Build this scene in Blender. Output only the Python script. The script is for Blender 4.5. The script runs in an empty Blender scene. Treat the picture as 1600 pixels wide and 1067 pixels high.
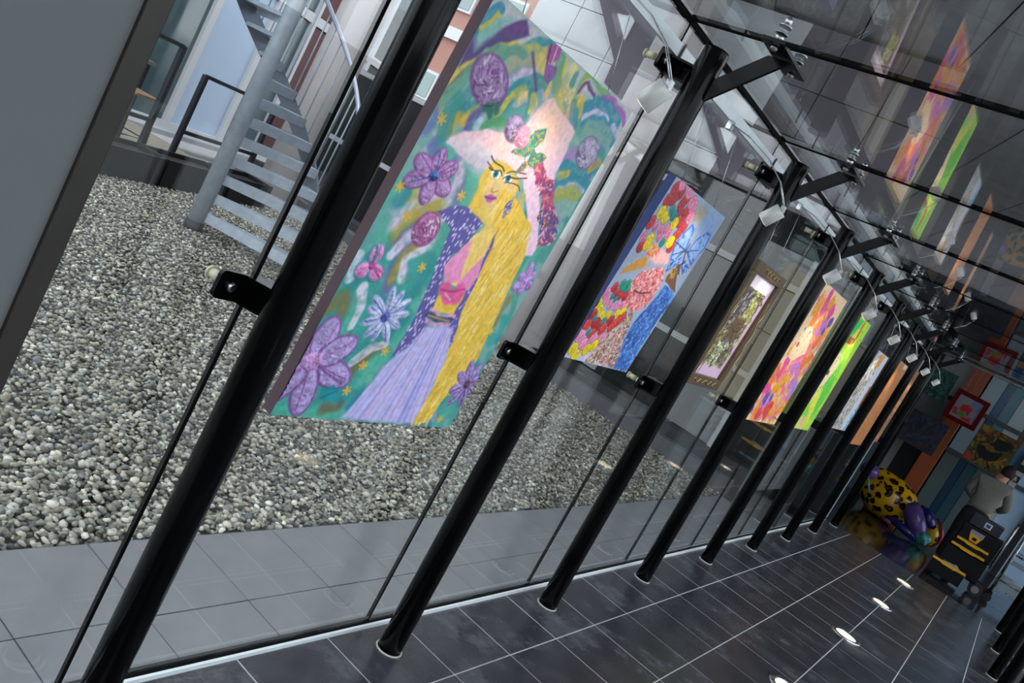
import bpy, math, random
CAM_LENS = 30.3704
CAM_ROT = (-.53171, -.14845, .49485)
CAM_LOC = (1.3496, -.1595, 1.6264)
SKY_STRENGTH = 3.2
EXPOSURE = 0.0
LAMP_W = 5.0
import numpy as np
from mathutils import Vector, Matrix
random.seed(7)
RNG = np.random.default_rng(7)
SC = bpy.context.scene
COL = SC.collection
# ------------------------------------------------------------------ camera
cam_d = bpy.data.cameras.new('camera'); cam = bpy.data.objects.new('camera', cam_d); COL.objects.link(cam)
cam_d.sensor_width = 36.0; cam_d.lens = CAM_LENS; cam_d.clip_start = 0.02; cam_d.clip_end = 400
_yaw, _pitch, _roll = CAM_ROT
fw = Vector((math.sin(_yaw)*math.cos(_pitch), math.cos(_yaw)*math.cos(_pitch), math.sin(_pitch)))
r0 = Vector((math.cos(_yaw), -math.sin(_yaw), 0)); u0 = r0.cross(fw)
rr = r0*math.cos(_roll) + u0*math.sin(_roll); uu = u0*math.cos(_roll) - r0*math.sin(_roll)
M = Matrix.Identity(4)
for i in range(3): M[i][0] = rr[i]; M[i][1] = uu[i]; M[i][2] = -fw[i]; M[i][3] = CAM_LOC[i]
cam.matrix_world = M
SC.camera = cam
# ------------------------------------------------------------------ overcast sky, exposure
world = bpy.data.worlds.new('overcast_sky'); SC.world = world; world.use_nodes = True
wn = world.node_tree; bg = wn.nodes['Background']
bg.inputs[0].default_value = (0.88, 0.93, 1.0, 1); bg.inputs[1].default_value = SKY_STRENGTH
SC.view_settings.view_transform = 'Standard'; SC.view_settings.look = 'None'
SC.view_settings.gamma = 1.0; SC.view_settings.exposure = EXPOSURE; SC.view_settings.use_curve_mapping = False
try:
    SC.cycles.transparent_max_bounces = 32; SC.cycles.max_bounces = 10; SC.cycles.glossy_bounces = 5
except Exception: pass
# ------------------------------------------------------------------ materials
def lin(h):
    if isinstance(h, str):
        c = [int(h[i:i+2], 16)/255 for i in (0, 2, 4)]
    else: c = h
    return tuple((x/12.92 if x <= .04045 else ((x+.055)/1.055)**2.4) for x in c)
def rgba(h): return lin(h)+(1,)
MATS = {}
def mat(name, col, rough=.6, metal=0., var=0., scale=20., bump=0., bscale=60., spec=.5, coat=0.):
    if name in MATS: return MATS[name]
    m = bpy.data.materials.new(name); m.use_nodes = True; nt = m.node_tree; b = nt.nodes['Principled BSDF']
    b.inputs['Base Color'].default_value = rgba(col); b.inputs['Roughness'].default_value = rough
    b.inputs['Metallic'].default_value = metal; b.inputs['Specular IOR Level'].default_value = spec
    b.inputs['Coat Weight'].default_value = coat
    tc = nt.nodes.new('ShaderNodeTexCoord')
    if var:
        n = nt.nodes.new('ShaderNodeTexNoise'); n.inputs['Scale'].default_value = scale; n.inputs['Detail'].default_value = 6
        nt.links.new(tc.outputs['Object'], n.inputs['Vector'])
        mr = nt.nodes.new('ShaderNodeMapRange'); mr.inputs[1].default_value = .25; mr.inputs[2].default_value = .75
        mr.inputs[3].default_value = 1-var; mr.inputs[4].default_value = 1+var
        nt.links.new(n.outputs['Fac'], mr.inputs[0])
        mx = nt.nodes.new('ShaderNodeVectorMath'); mx.operation = 'SCALE'; mx.inputs[0].default_value = lin(col)
        nt.links.new(mr.outputs[0], mx.inputs['Scale']); nt.links.new(mx.outputs[0], b.inputs['Base Color'])
        m2 = nt.nodes.new('ShaderNodeMapRange'); m2.inputs[3].default_value = max(0, rough-.08); m2.inputs[4].default_value = min(1, rough+.08)
        nt.links.new(n.outputs['Fac'], m2.inputs[0]); nt.links.new(m2.outputs[0], b.inputs['Roughness'])
    if bump:
        n2 = nt.nodes.new('ShaderNodeTexNoise'); n2.inputs['Scale'].default_value = bscale; n2.inputs['Detail'].default_value = 4
        nt.links.new(tc.outputs['Object'], n2.inputs['Vector'])
        bp = nt.nodes.new('ShaderNodeBump'); bp.inputs['Strength'].default_value = bump; bp.inputs['Distance'].default_value = .01
        nt.links.new(n2.outputs['Fac'], bp.inputs['Height']); nt.links.new(bp.outputs[0], b.inputs['Normal'])
    MATS[name] = m; return m
def emis(name, col, s):
    if name in MATS: return MATS[name]
    m = bpy.data.materials.new(name); m.use_nodes = True; b = m.node_tree.nodes['Principled BSDF']
    b.inputs['Base Color'].default_value = rgba(col); b.inputs['Emission Color'].default_value = rgba(col); b.inputs['Emission Strength'].default_value = s
    MATS[name] = m; return m
def glass(name, tint, f0=.042, rough=0.0):
    """thin architectural glass: clear transmission plus angle-dependent surface reflection (Schlick)"""
    if name in MATS: return MATS[name]
    m = bpy.data.materials.new(name); m.use_nodes = True; nt = m.node_tree
    for n in list(nt.nodes): nt.nodes.remove(n)
    out = nt.nodes.new('ShaderNodeOutputMaterial'); mix = nt.nodes.new('ShaderNodeMixShader')
    tr = nt.nodes.new('ShaderNodeBsdfTransparent'); tr.inputs[0].default_value = tint+(1,)
    gl = nt.nodes.new('ShaderNodeBsdfGlossy'); gl.inputs['Roughness'].default_value = rough; gl.inputs[0].default_value = (1, 1, 1, 1)
    ge = nt.nodes.new('ShaderNodeNewGeometry'); dt = nt.nodes.new('ShaderNodeVectorMath'); dt.operation = 'DOT_PRODUCT'
    nt.links.new(ge.outputs['Incoming'], dt.inputs[0]); nt.links.new(ge.outputs['Normal'], dt.inputs[1])
    def mth(op, a, b=None):
        n = nt.nodes.new('ShaderNodeMath'); n.operation = op
        for i, v in enumerate((a, b)):
            if v is None: continue
            if isinstance(v, (int, float)): n.inputs[i].default_value = v
            else: nt.links.new(v, n.inputs[i])
        return n.outputs[0]
    c = mth('ABSOLUTE', dt.outputs['Value']); s = mth('SUBTRACT', 1.0, c); p5 = mth('POWER', s, 5.0)
    fr = mth('ADD', mth('MULTIPLY', p5, 1-f0), f0)
    nt.links.new(fr, mix.inputs[0]); nt.links.new(tr.outputs[0], mix.inputs[1]); nt.links.new(gl.outputs[0], mix.inputs[2])
    nt.links.new(mix.outputs[0], out.inputs[0]); MATS[name] = m; return m
def attr_mat(name, rough=.55, bump=0., spec=.5, bscale=300):
    if name in MATS: return MATS[name]
    m = bpy.data.materials.new(name); m.use_nodes = True; nt = m.node_tree; b = nt.nodes['Principled BSDF']
    a = nt.nodes.new('ShaderNodeAttribute'); a.attribute_name = 'Col'; nt.links.new(a.outputs['Color'], b.inputs['Base Color'])
    b.inputs['Roughness'].default_value = rough; b.inputs['Specular IOR Level'].default_value = spec
    if bump:
        tc = nt.nodes.new('ShaderNodeTexCoord'); n2 = nt.nodes.new('ShaderNodeTexNoise'); n2.inputs['Scale'].default_value = bscale
        nt.links.new(tc.outputs['Object'], n2.inputs['Vector']); bp = nt.nodes.new('ShaderNodeBump'); bp.inputs['Strength'].default_value = bump; bp.inputs['Distance'].default_value = .003
        nt.links.new(n2.outputs['Fac'], bp.inputs['Height']); nt.links.new(bp.outputs[0], b.inputs['Normal'])
    MATS[name] = m; return m
# ------------------------------------------------------------------ mesh helpers
class MB:
    def __init__(s): s.v = []; s.f = []; s.sm = []
    def add(s, vs, fs, smooth=False):
        o = len(s.v); s.v += [tuple(x) for x in vs]; s.f += [tuple(i+o for i in f) for f in fs]; s.sm += [smooth]*len(fs); return s
    def box(s, x0, x1, y0, y1, z0, z1, mx=None):
        vs = [Vector((x, y, z)) for x in (x0, x1) for y in (y0, y1) for z in (z0, z1)]
        if mx is not None: vs = [mx @ v for v in vs]
        return s.add(vs, [(0, 1, 3, 2), (4, 6, 7, 5), (0, 4, 5, 1), (2, 3, 7, 6), (0, 2, 6, 4), (1, 5, 7, 3)])
    def cbox(s, c, sx, sy, sz, mx=None):
        return s.box(c[0]-sx/2, c[0]+sx/2, c[1]-sy/2, c[1]+sy/2, c[2]-sz/2, c[2]+sz/2, mx)
    def tube(s, pts, r, n=12, cap=True):
        pts = [Vector(p) for p in pts]; rs = r if isinstance(r, (list, tuple)) else [r]*len(pts)
        rings = []; prev = None
        for i, p in enumerate(pts):
            d = (pts[min(i+1, len(pts)-1)]-pts[max(i-1, 0)]).normalized()
            if prev is None:
                a = Vector((0, 0, 1)) if abs(d.z) < .9 else Vector((1, 0, 0)); x = d.cross(a).normalized()
            else: x = (prev-d*prev.dot(d)).normalized()
            prev = x; y = d.cross(x)
            rings.append([p+(x*math.cos(2*math.pi*k/n)+y*math.sin(2*math.pi*k/n))*rs[i] for k in range(n)])
        vs = [v for g in rings for v in g]
        fs = [(i*n+k, i*n+(k+1) % n, (i+1)*n+(k+1) % n, (i+1)*n+k) for i in range(len(pts)-1) for k in range(n)]
        s.add(vs, fs, True)
        if cap:
            o = len(s.v)-len(vs); s.f += [tuple(o+k for k in reversed(range(n))), tuple(o+(len(pts)-1)*n+k for k in range(n))]; s.sm += [False, False]
        return s
    def prism(s, poly, z0, z1, mx=None):
        n = len(poly); vs = [Vector((x, y, z)) for z in (z0, z1) for x, y in poly]
        if mx is not None: vs = [mx @ v for v in vs]
        return s.add(vs, [tuple(reversed(range(n))), tuple(range(n, 2*n))]+[(k, (k+1) % n, n+(k+1) % n, n+k) for k in range(n)])
    def ball(s, c, rx, ry, rz, n=12, m=8, mx=None, fn=None):
        vs = []; fs = []
        for i in range(m+1):
            t = math.pi*i/m
            for k in range(n):
                a = 2*math.pi*k/n; d = Vector((math.sin(t)*math.cos(a), math.sin(t)*math.sin(a), math.cos(t)))
                q = 1 if fn is None else fn(d)
                p = Vector((d.x*rx*q, d.y*ry*q, d.z*rz*q))
                if mx is not None: p = mx @ p
                vs.append(p+Vector(c))
        for i in range(m):
            for k in range(n): fs.append((i*n+k, (i+1)*n+k, (i+1)*n+(k+1) % n, i*n+(k+1) % n))
        return s.add(vs, fs, True)
    def mesh(s, name):
        me = bpy.data.meshes.new(name); me.from_pydata([tuple(v) for v in s.v], [], s.f); me.update()
        me.polygons.foreach_set('use_smooth', s.sm); return me
    def build(s, name, m, parent=None, bevel=0):
        return link(name, s.mesh(name), m, parent, bevel)
def link(name, me, m, parent=None, bevel=0):
    if m is not None and not me.materials: me.materials.append(m)
    o = bpy.data.objects.new(name, me); COL.objects.link(o)
    if parent is not None: o.parent = parent
    if bevel:
        b = o.modifiers.new('bevel', 'BEVEL'); b.width = bevel; b.segments = 2; b.limit_method = 'ANGLE'
    return o
def tag(o, label, cat=None, group=None, kind=None):
    if label: o['label'] = label
    if cat: o['category'] = cat
    if group: o['group'] = group
    if kind: o['kind'] = kind
    return o
def thing(name, label, cat, loc=(0, 0, 0), rz=0., group=None, kind=None):
    o = bpy.data.objects.new(name, None); COL.objects.link(o); o.location = loc; o.rotation_euler = (0, 0, rz)
    o.empty_display_size = .1
    return tag(o, label, cat, group, kind)
def place(name, me, parent, loc, rot=(0, 0, 0), scale=(1, 1, 1)):
    o = bpy.data.objects.new(name, me); COL.objects.link(o); o.parent = parent; o.location = loc; o.rotation_euler = rot; o.scale = scale; return o
def unitbox(name, m):
    me = MB().box(-.5, .5, -.5, .5, -.5, .5).mesh(name); me.materials.append(m); return me
def colmesh(me, cols):
    a = me.color_attributes.new('Col', 'FLOAT_COLOR', 'POINT'); a.data.foreach_set('color', np.asarray(cols, np.float32).ravel())
# palette
BLACK = mat('black_painted_steel', '060708', .18, 0, .1, 8, 0, 60, .15)
STEEL = mat('brushed_steel', 'b8bcc0', .28, 1., .05, 40)
GALV = mat('galvanised_steel', 'b2bcc8', .45, .35, .15, 14)
ALU = mat('satin_aluminium', 'dfe8ec', .4, .25, .04, 30)
WHITE = mat('white_powder_coat', 'd2d2d0', .35, .15)
SEAL = mat('black_silicone', '060607', .85, 0, 0, 20, 0, 60, .1)
GLASS = glass('clear_glass', (.95, .965, .96))
GROUT = mat('pale_grout', 'b0b2b4', .8, 0, .12, 30)
def tile_mat():
    m = mat('charcoal_stone_tile', '33343a', .2, 0, .4, 5, .12, 90); nt = m.node_tree; b = nt.nodes['Principled BSDF']; src = b.inputs['Base Color'].links[0].from_socket
    ge = nt.nodes.new('ShaderNodeNewGeometry'); n = nt.nodes.new('ShaderNodeTexNoise'); n.inputs['Scale'].default_value = 2.2; n.inputs['Detail'].default_value = 12; n.inputs['Roughness'].default_value = .72
    nt.links.new(ge.outputs['Position'], n.inputs['Vector']); mr = nt.nodes.new('ShaderNodeMapRange'); mr.inputs[1].default_value = .52; mr.inputs[2].default_value = .8; mr.inputs[3].default_value = 0; mr.inputs[4].default_value = .55
    nt.links.new(n.outputs['Fac'], mr.inputs[0]); mx = nt.nodes.new('ShaderNodeMix'); mx.data_type = 'RGBA'; nt.links.new(mr.outputs[0], mx.inputs[0]); nt.links.new(src, mx.inputs[6]); mx.inputs[7].default_value = rgba('8d9098'); nt.links.new(mx.outputs[2], b.inputs['Base Color']); return m
TILE = tile_mat()
SLAB = mat('grey_paving_slab', '85878a', .75, 0, .1, 7, .15, 120)
CONC = mat('pale_concrete', 'a3a4a8', .85, 0, .1, 3, .2, 60)
PLASTER = mat('grey_painted_wall', '666a6c', .8, 0, .03, 2)
BRONZE = mat('dark_bronze_trim', '3a3734', .4, .4, .1, 10)
DARKGLASS = mat('dark_facade_glass', '1b2222', .06, 0, .15, 1.5, 0, 60, .9)
FRAMEW = mat('white_window_frame', 'c9cbce', .5)
SOFF = mat('grey_soffit_panel', 'b2b2b6', .8, 0, .12, 4, .1, 150)
JOINT = mat('soffit_joint_shadow_gap', '3a3a3d', .9)
ORG = {}
def wthing(name, label, cat, loc, group=None, kind=None):
    o = thing(name, label, cat, loc, 0, group, kind); ORG[o.name] = Vector(loc); return o
def wpart(mb, name, m, parent, bevel=0, label=None):
    """a mesh written in world coordinates, stored relative to its parent's base"""
    me = mb.mesh(name); og = ORG[parent.name]; me.transform(Matrix.Translation(-og)); o = link(name, me, m, parent, bevel)
    ORG[o.name] = og
    if label: o['label'] = label
    return o
PITCH = 1.2; XG = -.146; YJ = .013
def roof_z(x): return 2.402+.04*(x-XG)
# ------------------------------------------------------------------ floor of the passage
floor = wthing('floor', 'charcoal stone tile floor with pale grout lines in the glass passage', None, (0, 0, 0), kind='structure')
wpart(MB().box(-.12, 2.08, -2.4, 10.97, -.12, -.0008), 'grout_bed', GROUT, floor)
xs = [-.118, .193, .585, .979, 1.374, 1.768, 2.078]
tile_me = {}
for i in range(6):
    w = xs[i+1]-xs[i]-.006; me = MB().box(-w/2, w/2, -.197, .197, -.02, 0).mesh('tile'); me.materials.append(TILE); tile_me[i] = me
for j in range(33):
    y = -2.215+.4*j+.2
    for i in range(6): place('tile', tile_me[i], floor, ((xs[i]+xs[i+1])/2, y, random.uniform(-.0006, .0006)))
lob = MB().box(-.597, .597, -.597, .597, -.02, 0).mesh('floor_slab'); lob.materials.append(mat('polished_dark_lobby_stone', '1b1c20', .12, 0, .3, 4))
wpart(MB().box(-1.3, 4.1, 10.99, 15.6, -.12, -.004), 'screed', mat('dark_screed', '232326', .8), floor)
for i in range(5):
    for j in range(4): place('floor_slab', lob, floor, (-.7+1.2*i, 11.59+1.2*j, 0))
# ------------------------------------------------------------------ glass walls and roof
def glass_wall(name, label, x, side, ztop):
    w = wthing(name, label, None, (x, 0, 0), kind='structure')
    pane = MB().box(-.006, .006, -.594, .594, .012, ztop-.014).mesh('pane'); pane.materials.append(GLASS)
    seal = MB().box(-.0062, .0062, -.0055, .0055, .012, ztop-.004).mesh('seal'); seal.materials.append(SEAL)
    for k in range(-2, 9): place('pane', pane, w, (0, PITCH*k+.6+YJ, 0))
    for k in range(-2, 10): place('seal', seal, w, (0, PITCH*k+YJ, 0))
    return w
wl = glass_wall('wall_left', 'frameless glass wall between the passage and the gravel courtyard', XG, -1, 2.402)
wr = glass_wall('wall_right', 'frameless glass wall opposite the courtyard side', 2.106, 1, roof_z(2.106))
for w, sgn, y0 in ((wl, 1, -2.4), (wr, -1, -2.4)):
    x = XG if sgn > 0 else 2.106; zt = roof_z(x)
    wpart(MB().box(min(x-.02*sgn, x+.018*sgn), max(x-.02*sgn, x+.018*sgn), y0, 10.84, -.02, .008), 'sill_channel', SEAL, w)
    wpart(MB().box(min(x+.018*sgn, x+.028*sgn), max(x+.018*sgn, x+.028*sgn), y0, 10.84, -.02, .012), 'sill_strip', ALU, w)
    wpart(MB().box(x-.012, x+.012, y0, 10.84, zt-.014, zt+.004), 'head_seal', SEAL, w)
roof = wthing('ceiling', 'clear glass roof panes carried on black steel arms', None, (0, 0, 0), kind='structure')
for k in range(-2, 9):
    y0 = PITCH*k+YJ+.006; y1 = y0+PITCH-.012; mb = MB(); x0, x1 = XG+.012, 2.094
    vs = [(x, y, roof_z(x)+dz) for x in (x0, x1) for y in (y0, y1) for dz in (0, .012)]
    mb.add(vs, [(0, 1, 3, 2), (4, 6, 7, 5), (0, 4, 5, 1), (2, 3, 7, 6), (0, 2, 6, 4), (1, 5, 7, 3)]); wpart(mb, 'pane', GLASS, roof)
for k in range(-2, 10):
    y0 = PITCH*k+YJ-.0065; y1 = y0+.013; mb = MB(); x0, x1 = XG, 2.106
    vs = [(x, y, roof_z(x)+dz) for x in (x0, x1) for y in (y0, y1) for dz in (-.003, .015)]
    mb.add(vs, [(0, 1, 3, 2), (4, 6, 7, 5), (0, 4, 5, 1), (2, 3, 7, 6), (0, 2, 6, 4), (1, 5, 7, 3)]); wpart(mb, 'seal', SEAL, roof)
ends = MB()
for dz in (-.03, .0):
    ends.tube([(XG, 10.845, roof_z(XG)+dz), (2.106, 10.845, roof_z(2.106)+dz)], .011, 8)
wpart(ends, 'end_channel', mat('grey_channel', '7c7f80', .5, .3), roof)
# ------------------------------------------------------------------ grey partition that closes the first bay
part = wthing('wall_near', 'plain grey wall panel with a dark bronze edge beside the first glass bay', None, (-.1, .7, 0), kind='structure')
wpart(MB().box(-.17, -.095, -2.4, .69, 0, 2.39), 'wall_panel', PLASTER, part)
wpart(MB().box(-.178, -.085, .69, .735, 0, 2.39), 'edge_trim', BRONZE, part, .003)
bk = wthing('wall_behind_sky_block', 'added dark wall behind the viewer keeping sky out of the black arms', None, (1, -2.45, 0), kind='structure'); wpart(MB().box(-.2, 2.2, -2.5, -2.4, 0, 2.5), 'wall_panel', mat('dark_sky_block', '4a4b4c', .8), bk)  # unseen wall added to block sky reflections in the black roof arms
# ------------------------------------------------------------------ building soffit above the roof, turned 19 degrees to the passage
TH = math.radians(19.5); SZ = 4.8
soff = wthing('ceiling_soffit', 'grey panelled underside of the building over the passage', None, (0, 0, SZ), kind='structure')
sm = Matrix.Translation((1.35, -.16, 0)) @ Matrix.Rotation(TH, 4, 'Z')
hh = SZ-1.626; pl, pm = .6*hh, .31*hh; l0, m0 = 2.57*hh, -.05*hh
back = MB().box(m0-3.5*pm, m0+3*pm, l0-6*pl, l0+9*pl, SZ+.012, SZ+.3, sm).box(m0+3*pm, m0+8*pm, l0+pl, l0+9*pl, SZ+.012, SZ+.3, sm); wpart(back, 'backing', JOINT, soff)
for i in range(-4, 8):
    for j in range(-6, 9):
        if i == -4 or (i > 2 and j < 1): continue
        wpart(MB().box(m0+pm*i+.008, m0+pm*(i+1)-.008, l0+pl*j+.008, l0+pl*(j+1)-.008, SZ+random.uniform(0, .003), SZ+.02, sm), 'panel', SOFF, soff)
# ------------------------------------------------------------------ courtyard ground
pav = wthing('pavement', 'strip of grey square paving slabs along the outside of the glass wall', None, (-.45, 4, 0), kind='structure')
wpart(MB().box(-.735, -.166, -2.4, 8.45, -.1, -.003), 'sand_joint', mat('dark_joint_sand', '3c3c3b', .9), pav)
sa = MB().box(-.0945, .0945, -.1975, .1975, -.04, 0).mesh('slab'); sb = MB().box(-.1845, .1845, -.1975, .1975, -.04, 0).mesh('slab')
for m_ in (sa, sb): m_.materials.append(SLAB)
for j in range(27):
    y = -2.4+.4*j+.21
    if y > 8.3: break
    place('slab', sa, pav, (-.262+.45, y-4, random.uniform(-.001, .001))); place('slab', sb, pav, (-.546+.45, y-4, random.uniform(-.001, .001)))
gr = thing('gravel_bed', 'bed of grey and white rounded pebbles filling the courtyard', 'gravel', (-.735, 1.5, 0)); ORG[gr.name] = Vector((-.735, 1.5, 0))
wpart(MB().prism([(-.737, -1.2), (-.737, 8.44), (-7.62, 8.44), (-4.1, -1.2)], -.15, -.02), 'earth', mat('dark_gravel_base', '4a4843', .95, 0, .3, 30), gr)
PEB = np.array([lin(h) for h in ('a9a598', '8f8b7f', 'bdb9ae', '77746b', 'cfcbc2', '9a9a98', '5f5e5a', 'b3ab98', 'a8a79f', '86847c', '98968c', 'd8d5cd', '6f7478', 'aeb0a6')], np.float32)
def ico():
    t = (1+5**.5)/2
    v = np.array([(-1, t, 0), (1, t, 0), (-1, -t, 0), (1, -t, 0), (0, -1, t), (0, 1, t), (0, -1, -t), (0, 1, -t), (t, 0, -1), (t, 0, 1), (-t, 0, -1), (-t, 0, 1)], np.float32)
    f = np.array([(0, 11, 5), (0, 5, 1), (0, 1, 7), (0, 7, 10), (0, 10, 11), (1, 5, 9), (5, 11, 4), (11, 10, 2), (10, 7, 6), (7, 1, 8), (3, 9, 4), (3, 4, 2), (3, 2, 6), (3, 6, 8), (3, 8, 9), (4, 9, 5), (2, 4, 11), (6, 2, 10), (8, 6, 7), (9, 8, 1)], np.int32)
    return v/np.linalg.norm(v[0]), f
OCT = (np.array([(1, 0, 0), (-1, 0, 0), (0, 1, 0), (0, -1, 0), (0, 0, 1), (0, 0, -1)], np.float32), np.array([(0, 2, 4), (2, 1, 4), (1, 3, 4), (3, 0, 4), (2, 0, 5), (1, 2, 5), (3, 1, 5), (0, 3, 5)], np.int32))
def pebbles(cx, cy, cz, size, shape, og):
    V, F = shape; n = len(cx); nv = len(V)
    sc = np.stack([size*RNG.uniform(.8, 1.25, n), size*RNG.uniform(.6, .95, n), size*RNG.uniform(.38, .62, n)], 1).astype(np.float32)
    P = V[None]*sc[:, None, :]*RNG.uniform(.88, 1.12, (n, nv, 1)).astype(np.float32)
    a, b, c = RNG.uniform(0, 6.28, n), RNG.normal(0, .35, n), RNG.normal(0, .35, n)
    ca, sa_, cb, sb_, cc, s_c = np.cos(a), np.sin(a), np.cos(b), np.sin(b), np.cos(c), np.sin(c)
    x, y, z = P[..., 0], P[..., 1], P[..., 2]
    y, z = y*cb[:, None]-z*sb_[:, None], y*sb_[:, None]+z*cb[:, None]
    x, z = x*cc[:, None]+z*s_c[:, None], -x*s_c[:, None]+z*cc[:, None]
    x, y = x*ca[:, None]-y*sa_[:, None], x*sa_[:, None]+y*ca[:, None]
    P = np.stack([x+(cx-og[0])[:, None], y+(cy-og[1])[:, None], z+(cz-og[2])[:, None]], 2).reshape(-1, 3).astype(np.float32)
    FF = (F[None]+(np.arange(n)*nv)[:, None, None]).reshape(-1, 3).astype(np.int32)
    col = np.array([1.1, 1.09, 1.05])*PEB[RNG.integers(0, len(PEB), n)]*RNG.uniform(.6, 1.35, (n, 1))
    return P, FF, np.repeat(np.concatenate([col, np.ones((n, 1))], 1), nv, 0)
def fastmesh(name, P, F):
    me = bpy.data.meshes.new(name); me.vertices.add(len(P)); me.vertices.foreach_set('co', P.ravel())
    me.loops.add(F.size); me.loops.foreach_set('vertex_index', F.ravel())
    me.polygons.add(len(F)); me.polygons.foreach_set('loop_start', np.arange(0, F.size, F.shape[1], dtype=np.int32))
    me.polygons.foreach_set('use_smooth', np.ones(len(F), bool)); me.update(calc_edges=True); return me
PEBM = attr_mat('pebble_stone', .75, .15, .35)
Ps, Fs, Cs = [], [], []; off = 0
def addp(x0, x1, y0, y1, pitch, size, shape, zb=0.):
    global off
    nx, ny = int((x1-x0)/pitch), int((y1-y0)/pitch)
    gx, gy = np.meshgrid(np.linspace(x0, x1, nx), np.linspace(y0, y1, ny)); n = gx.size
    cx = gx.ravel()+RNG.uniform(-.55, .55, n)*pitch; cy = gy.ravel()+RNG.uniform(-.55, .55, n)*pitch
    keep = (cx < -.745) & (cy < 8.43) & (cx*.94+cy*.342 > -4.3)
    cx, cy = cx[keep], cy[keep]; n = len(cx); sz = size*np.clip(RNG.normal(1, .28, n), .5, 1.8)
    P, F, Cc = pebbles(cx, cy, zb+RNG.uniform(-.018, .010, n), sz, shape, (-.735, 1.5, 0))
    Ps.append(P); Fs.append(F+off); Cs.append(Cc); off += len(P)
addp(-3.0, -.74, .2, 4.6, .0185, .0138, ico()); addp(-3.0, -.74, 4.6, 8.45, .021, .0155, OCT); addp(-7.4, -3.0, .8, 8.45, .0225, .0165, OCT)
gme = fastmesh('pebble_layer', np.concatenate(Ps), np.concatenate(Fs)); gme.materials.append(PEBM); colmesh(gme, np.concatenate(Cs))
g = link('pebble_layer', gme, None, gr); g['kind'] = 'stuff'
pebm = []
for q in range(8):
    P, F, Cc = pebbles(np.zeros(1), np.zeros(1), np.zeros(1), np.array([.0165]), ico(), (0, 0, 0)); me = fastmesh('pebble', P, F); me.materials.append(PEBM); colmesh(me, Cc); pebm.append(me)
cnt = 0
while cnt < 300:
    x, y = random.uniform(-1.25, -.76), random.uniform(.95, 2.5)
    s_ = random.uniform(.7, 1.25)
    place('pebble', random.choice(pebm), gr, (x+.735, y-1.5, random.uniform(.0, .012)), (random.uniform(-.3, .3), random.uniform(-.3, .3), random.uniform(0, 6.28)), (s_, s_, s_)); cnt += 1
# ------------------------------------------------------------------ posts
def poly_round(w, h, r, n=4):
    o = []
    for cx, cy, a0 in ((w/2-r, h/2-r, 0), (-w/2+r, h/2-r, 90), (-w/2+r, -h/2+r, 180), (w/2-r, -h/2+r, 270)):
        for k in range(n+1):
            a = math.radians(a0+90*k/n); o.append((cx+r*math.cos(a), cy+r*math.sin(a)))
    return o
YZ = Matrix(((0, 0, 1, 0), (1, 0, 0, 0), (0, 1, 0, 0), (0, 0, 0, 1)))      # prism (a,b,c) -> (c,a,b)
CREAM = mat('cream_nylon_spacer', 'c9c4a8', .5)
pm_ = {}
pm_['shaft'] = MB().tube([(0, 0, 0), (0, 0, 2.327), (0, 0, 2.335)], [.045, .045, .042], 28).mesh('shaft')
ring = MB(); ring.tube([(.048*math.cos(t), .048*math.sin(t), .003) for t in np.linspace(0, 6.2832, 25)], .0035, 6, False); pm_['base_ring'] = ring.mesh('base_ring')
def clamp_mesh():
    mb = MB(); mb.prism(poly_round(.225, .068, .012), -.126, -.114, YZ)
    mb.box(-.118, -.03, -.006, .006, -.033, .033)
    mb.prism([(-.05, -.115), (-.012, -.035), (.012, -.035), (.05, -.115)], -.034, -.026, Matrix(((0, 1, 0, 0), (1, 0, 0, 0), (0, 0, 1, 0), (0, 0, 0, 1))))
    mb.prism([(-.05, -.115), (-.012, -.035), (.012, -.035), (.05, -.115)], .026, .034, Matrix(((0, 1, 0, 0), (1, 0, 0, 0), (0, 0, 1, 0), (0, 0, 0, 1))))
    return mb.mesh('glass_clamp')
pm_['glass_clamp'] = clamp_mesh()
bt = MB(); bt.tube([(-.114, 0, 0), (-.107, 0, 0), (-.104, 0, 0)], [.012, .011, .006], 14); pm_['bolt'] = bt.mesh('bolt')
sp = MB(); sp.tube([(-.140, 0, 0), (-.126, 0, 0)], .013, 14); sp.tube([(-.152, 0, 0), (-.185, 0, 0)], .012, 14); sp.tube([(-.185, 0, 0), (-.192, 0, 0)], .015, 14); pm_['spacer'] = sp.mesh('spacer')
ra = MB(); xz = Matrix(((1, 0, 0, 0), (0, 0, 1, 0), (0, 1, 0, 0), (0, 0, 0, 1)))
ra.prism([(.02, 2.147), (.243, 2.37), (.168, 2.37), (.02, 2.222)], -.007, .007, xz); pm_['roof_arm'] = ra.mesh('roof_arm')
rp = MB(); rp.prism(poly_round(.078, .285, .008), 2.37, 2.381); pm_['roof_plate'] = rp.mesh('roof_plate')
rb = MB(); rb.tube([(0, 0, 2.381), (0, 0, 2.408)], .014, 14); rb.tube([(0, 0, 2.408), (0, 0, 2.412)], .02, 14); rb.tube([(0, 0, 2.43), (0, 0, 2.436)], .02, 14); rb.tube([(0, 0, 2.436), (0, 0, 2.456), (0, 0, 2.462)], [.012, .012, .005], 14); rb.tube([(0, 0, 2.372), (0, 0, 2.362), (0, 0, 2.355)], [.012, .012, .007], 14); pm_['roof_bolt'] = rb.mesh('roof_bolt')
for k_, m_ in (('shaft', BLACK), ('base_ring', mat('pale_sealant', 'b9bbba', .6)), ('glass_clamp', BLACK), ('bolt', STEEL), ('spacer', CREAM), ('roof_arm', BLACK), ('roof_plate', BLACK), ('roof_bolt', STEEL)): pm_[k_].materials.append(m_)
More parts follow.
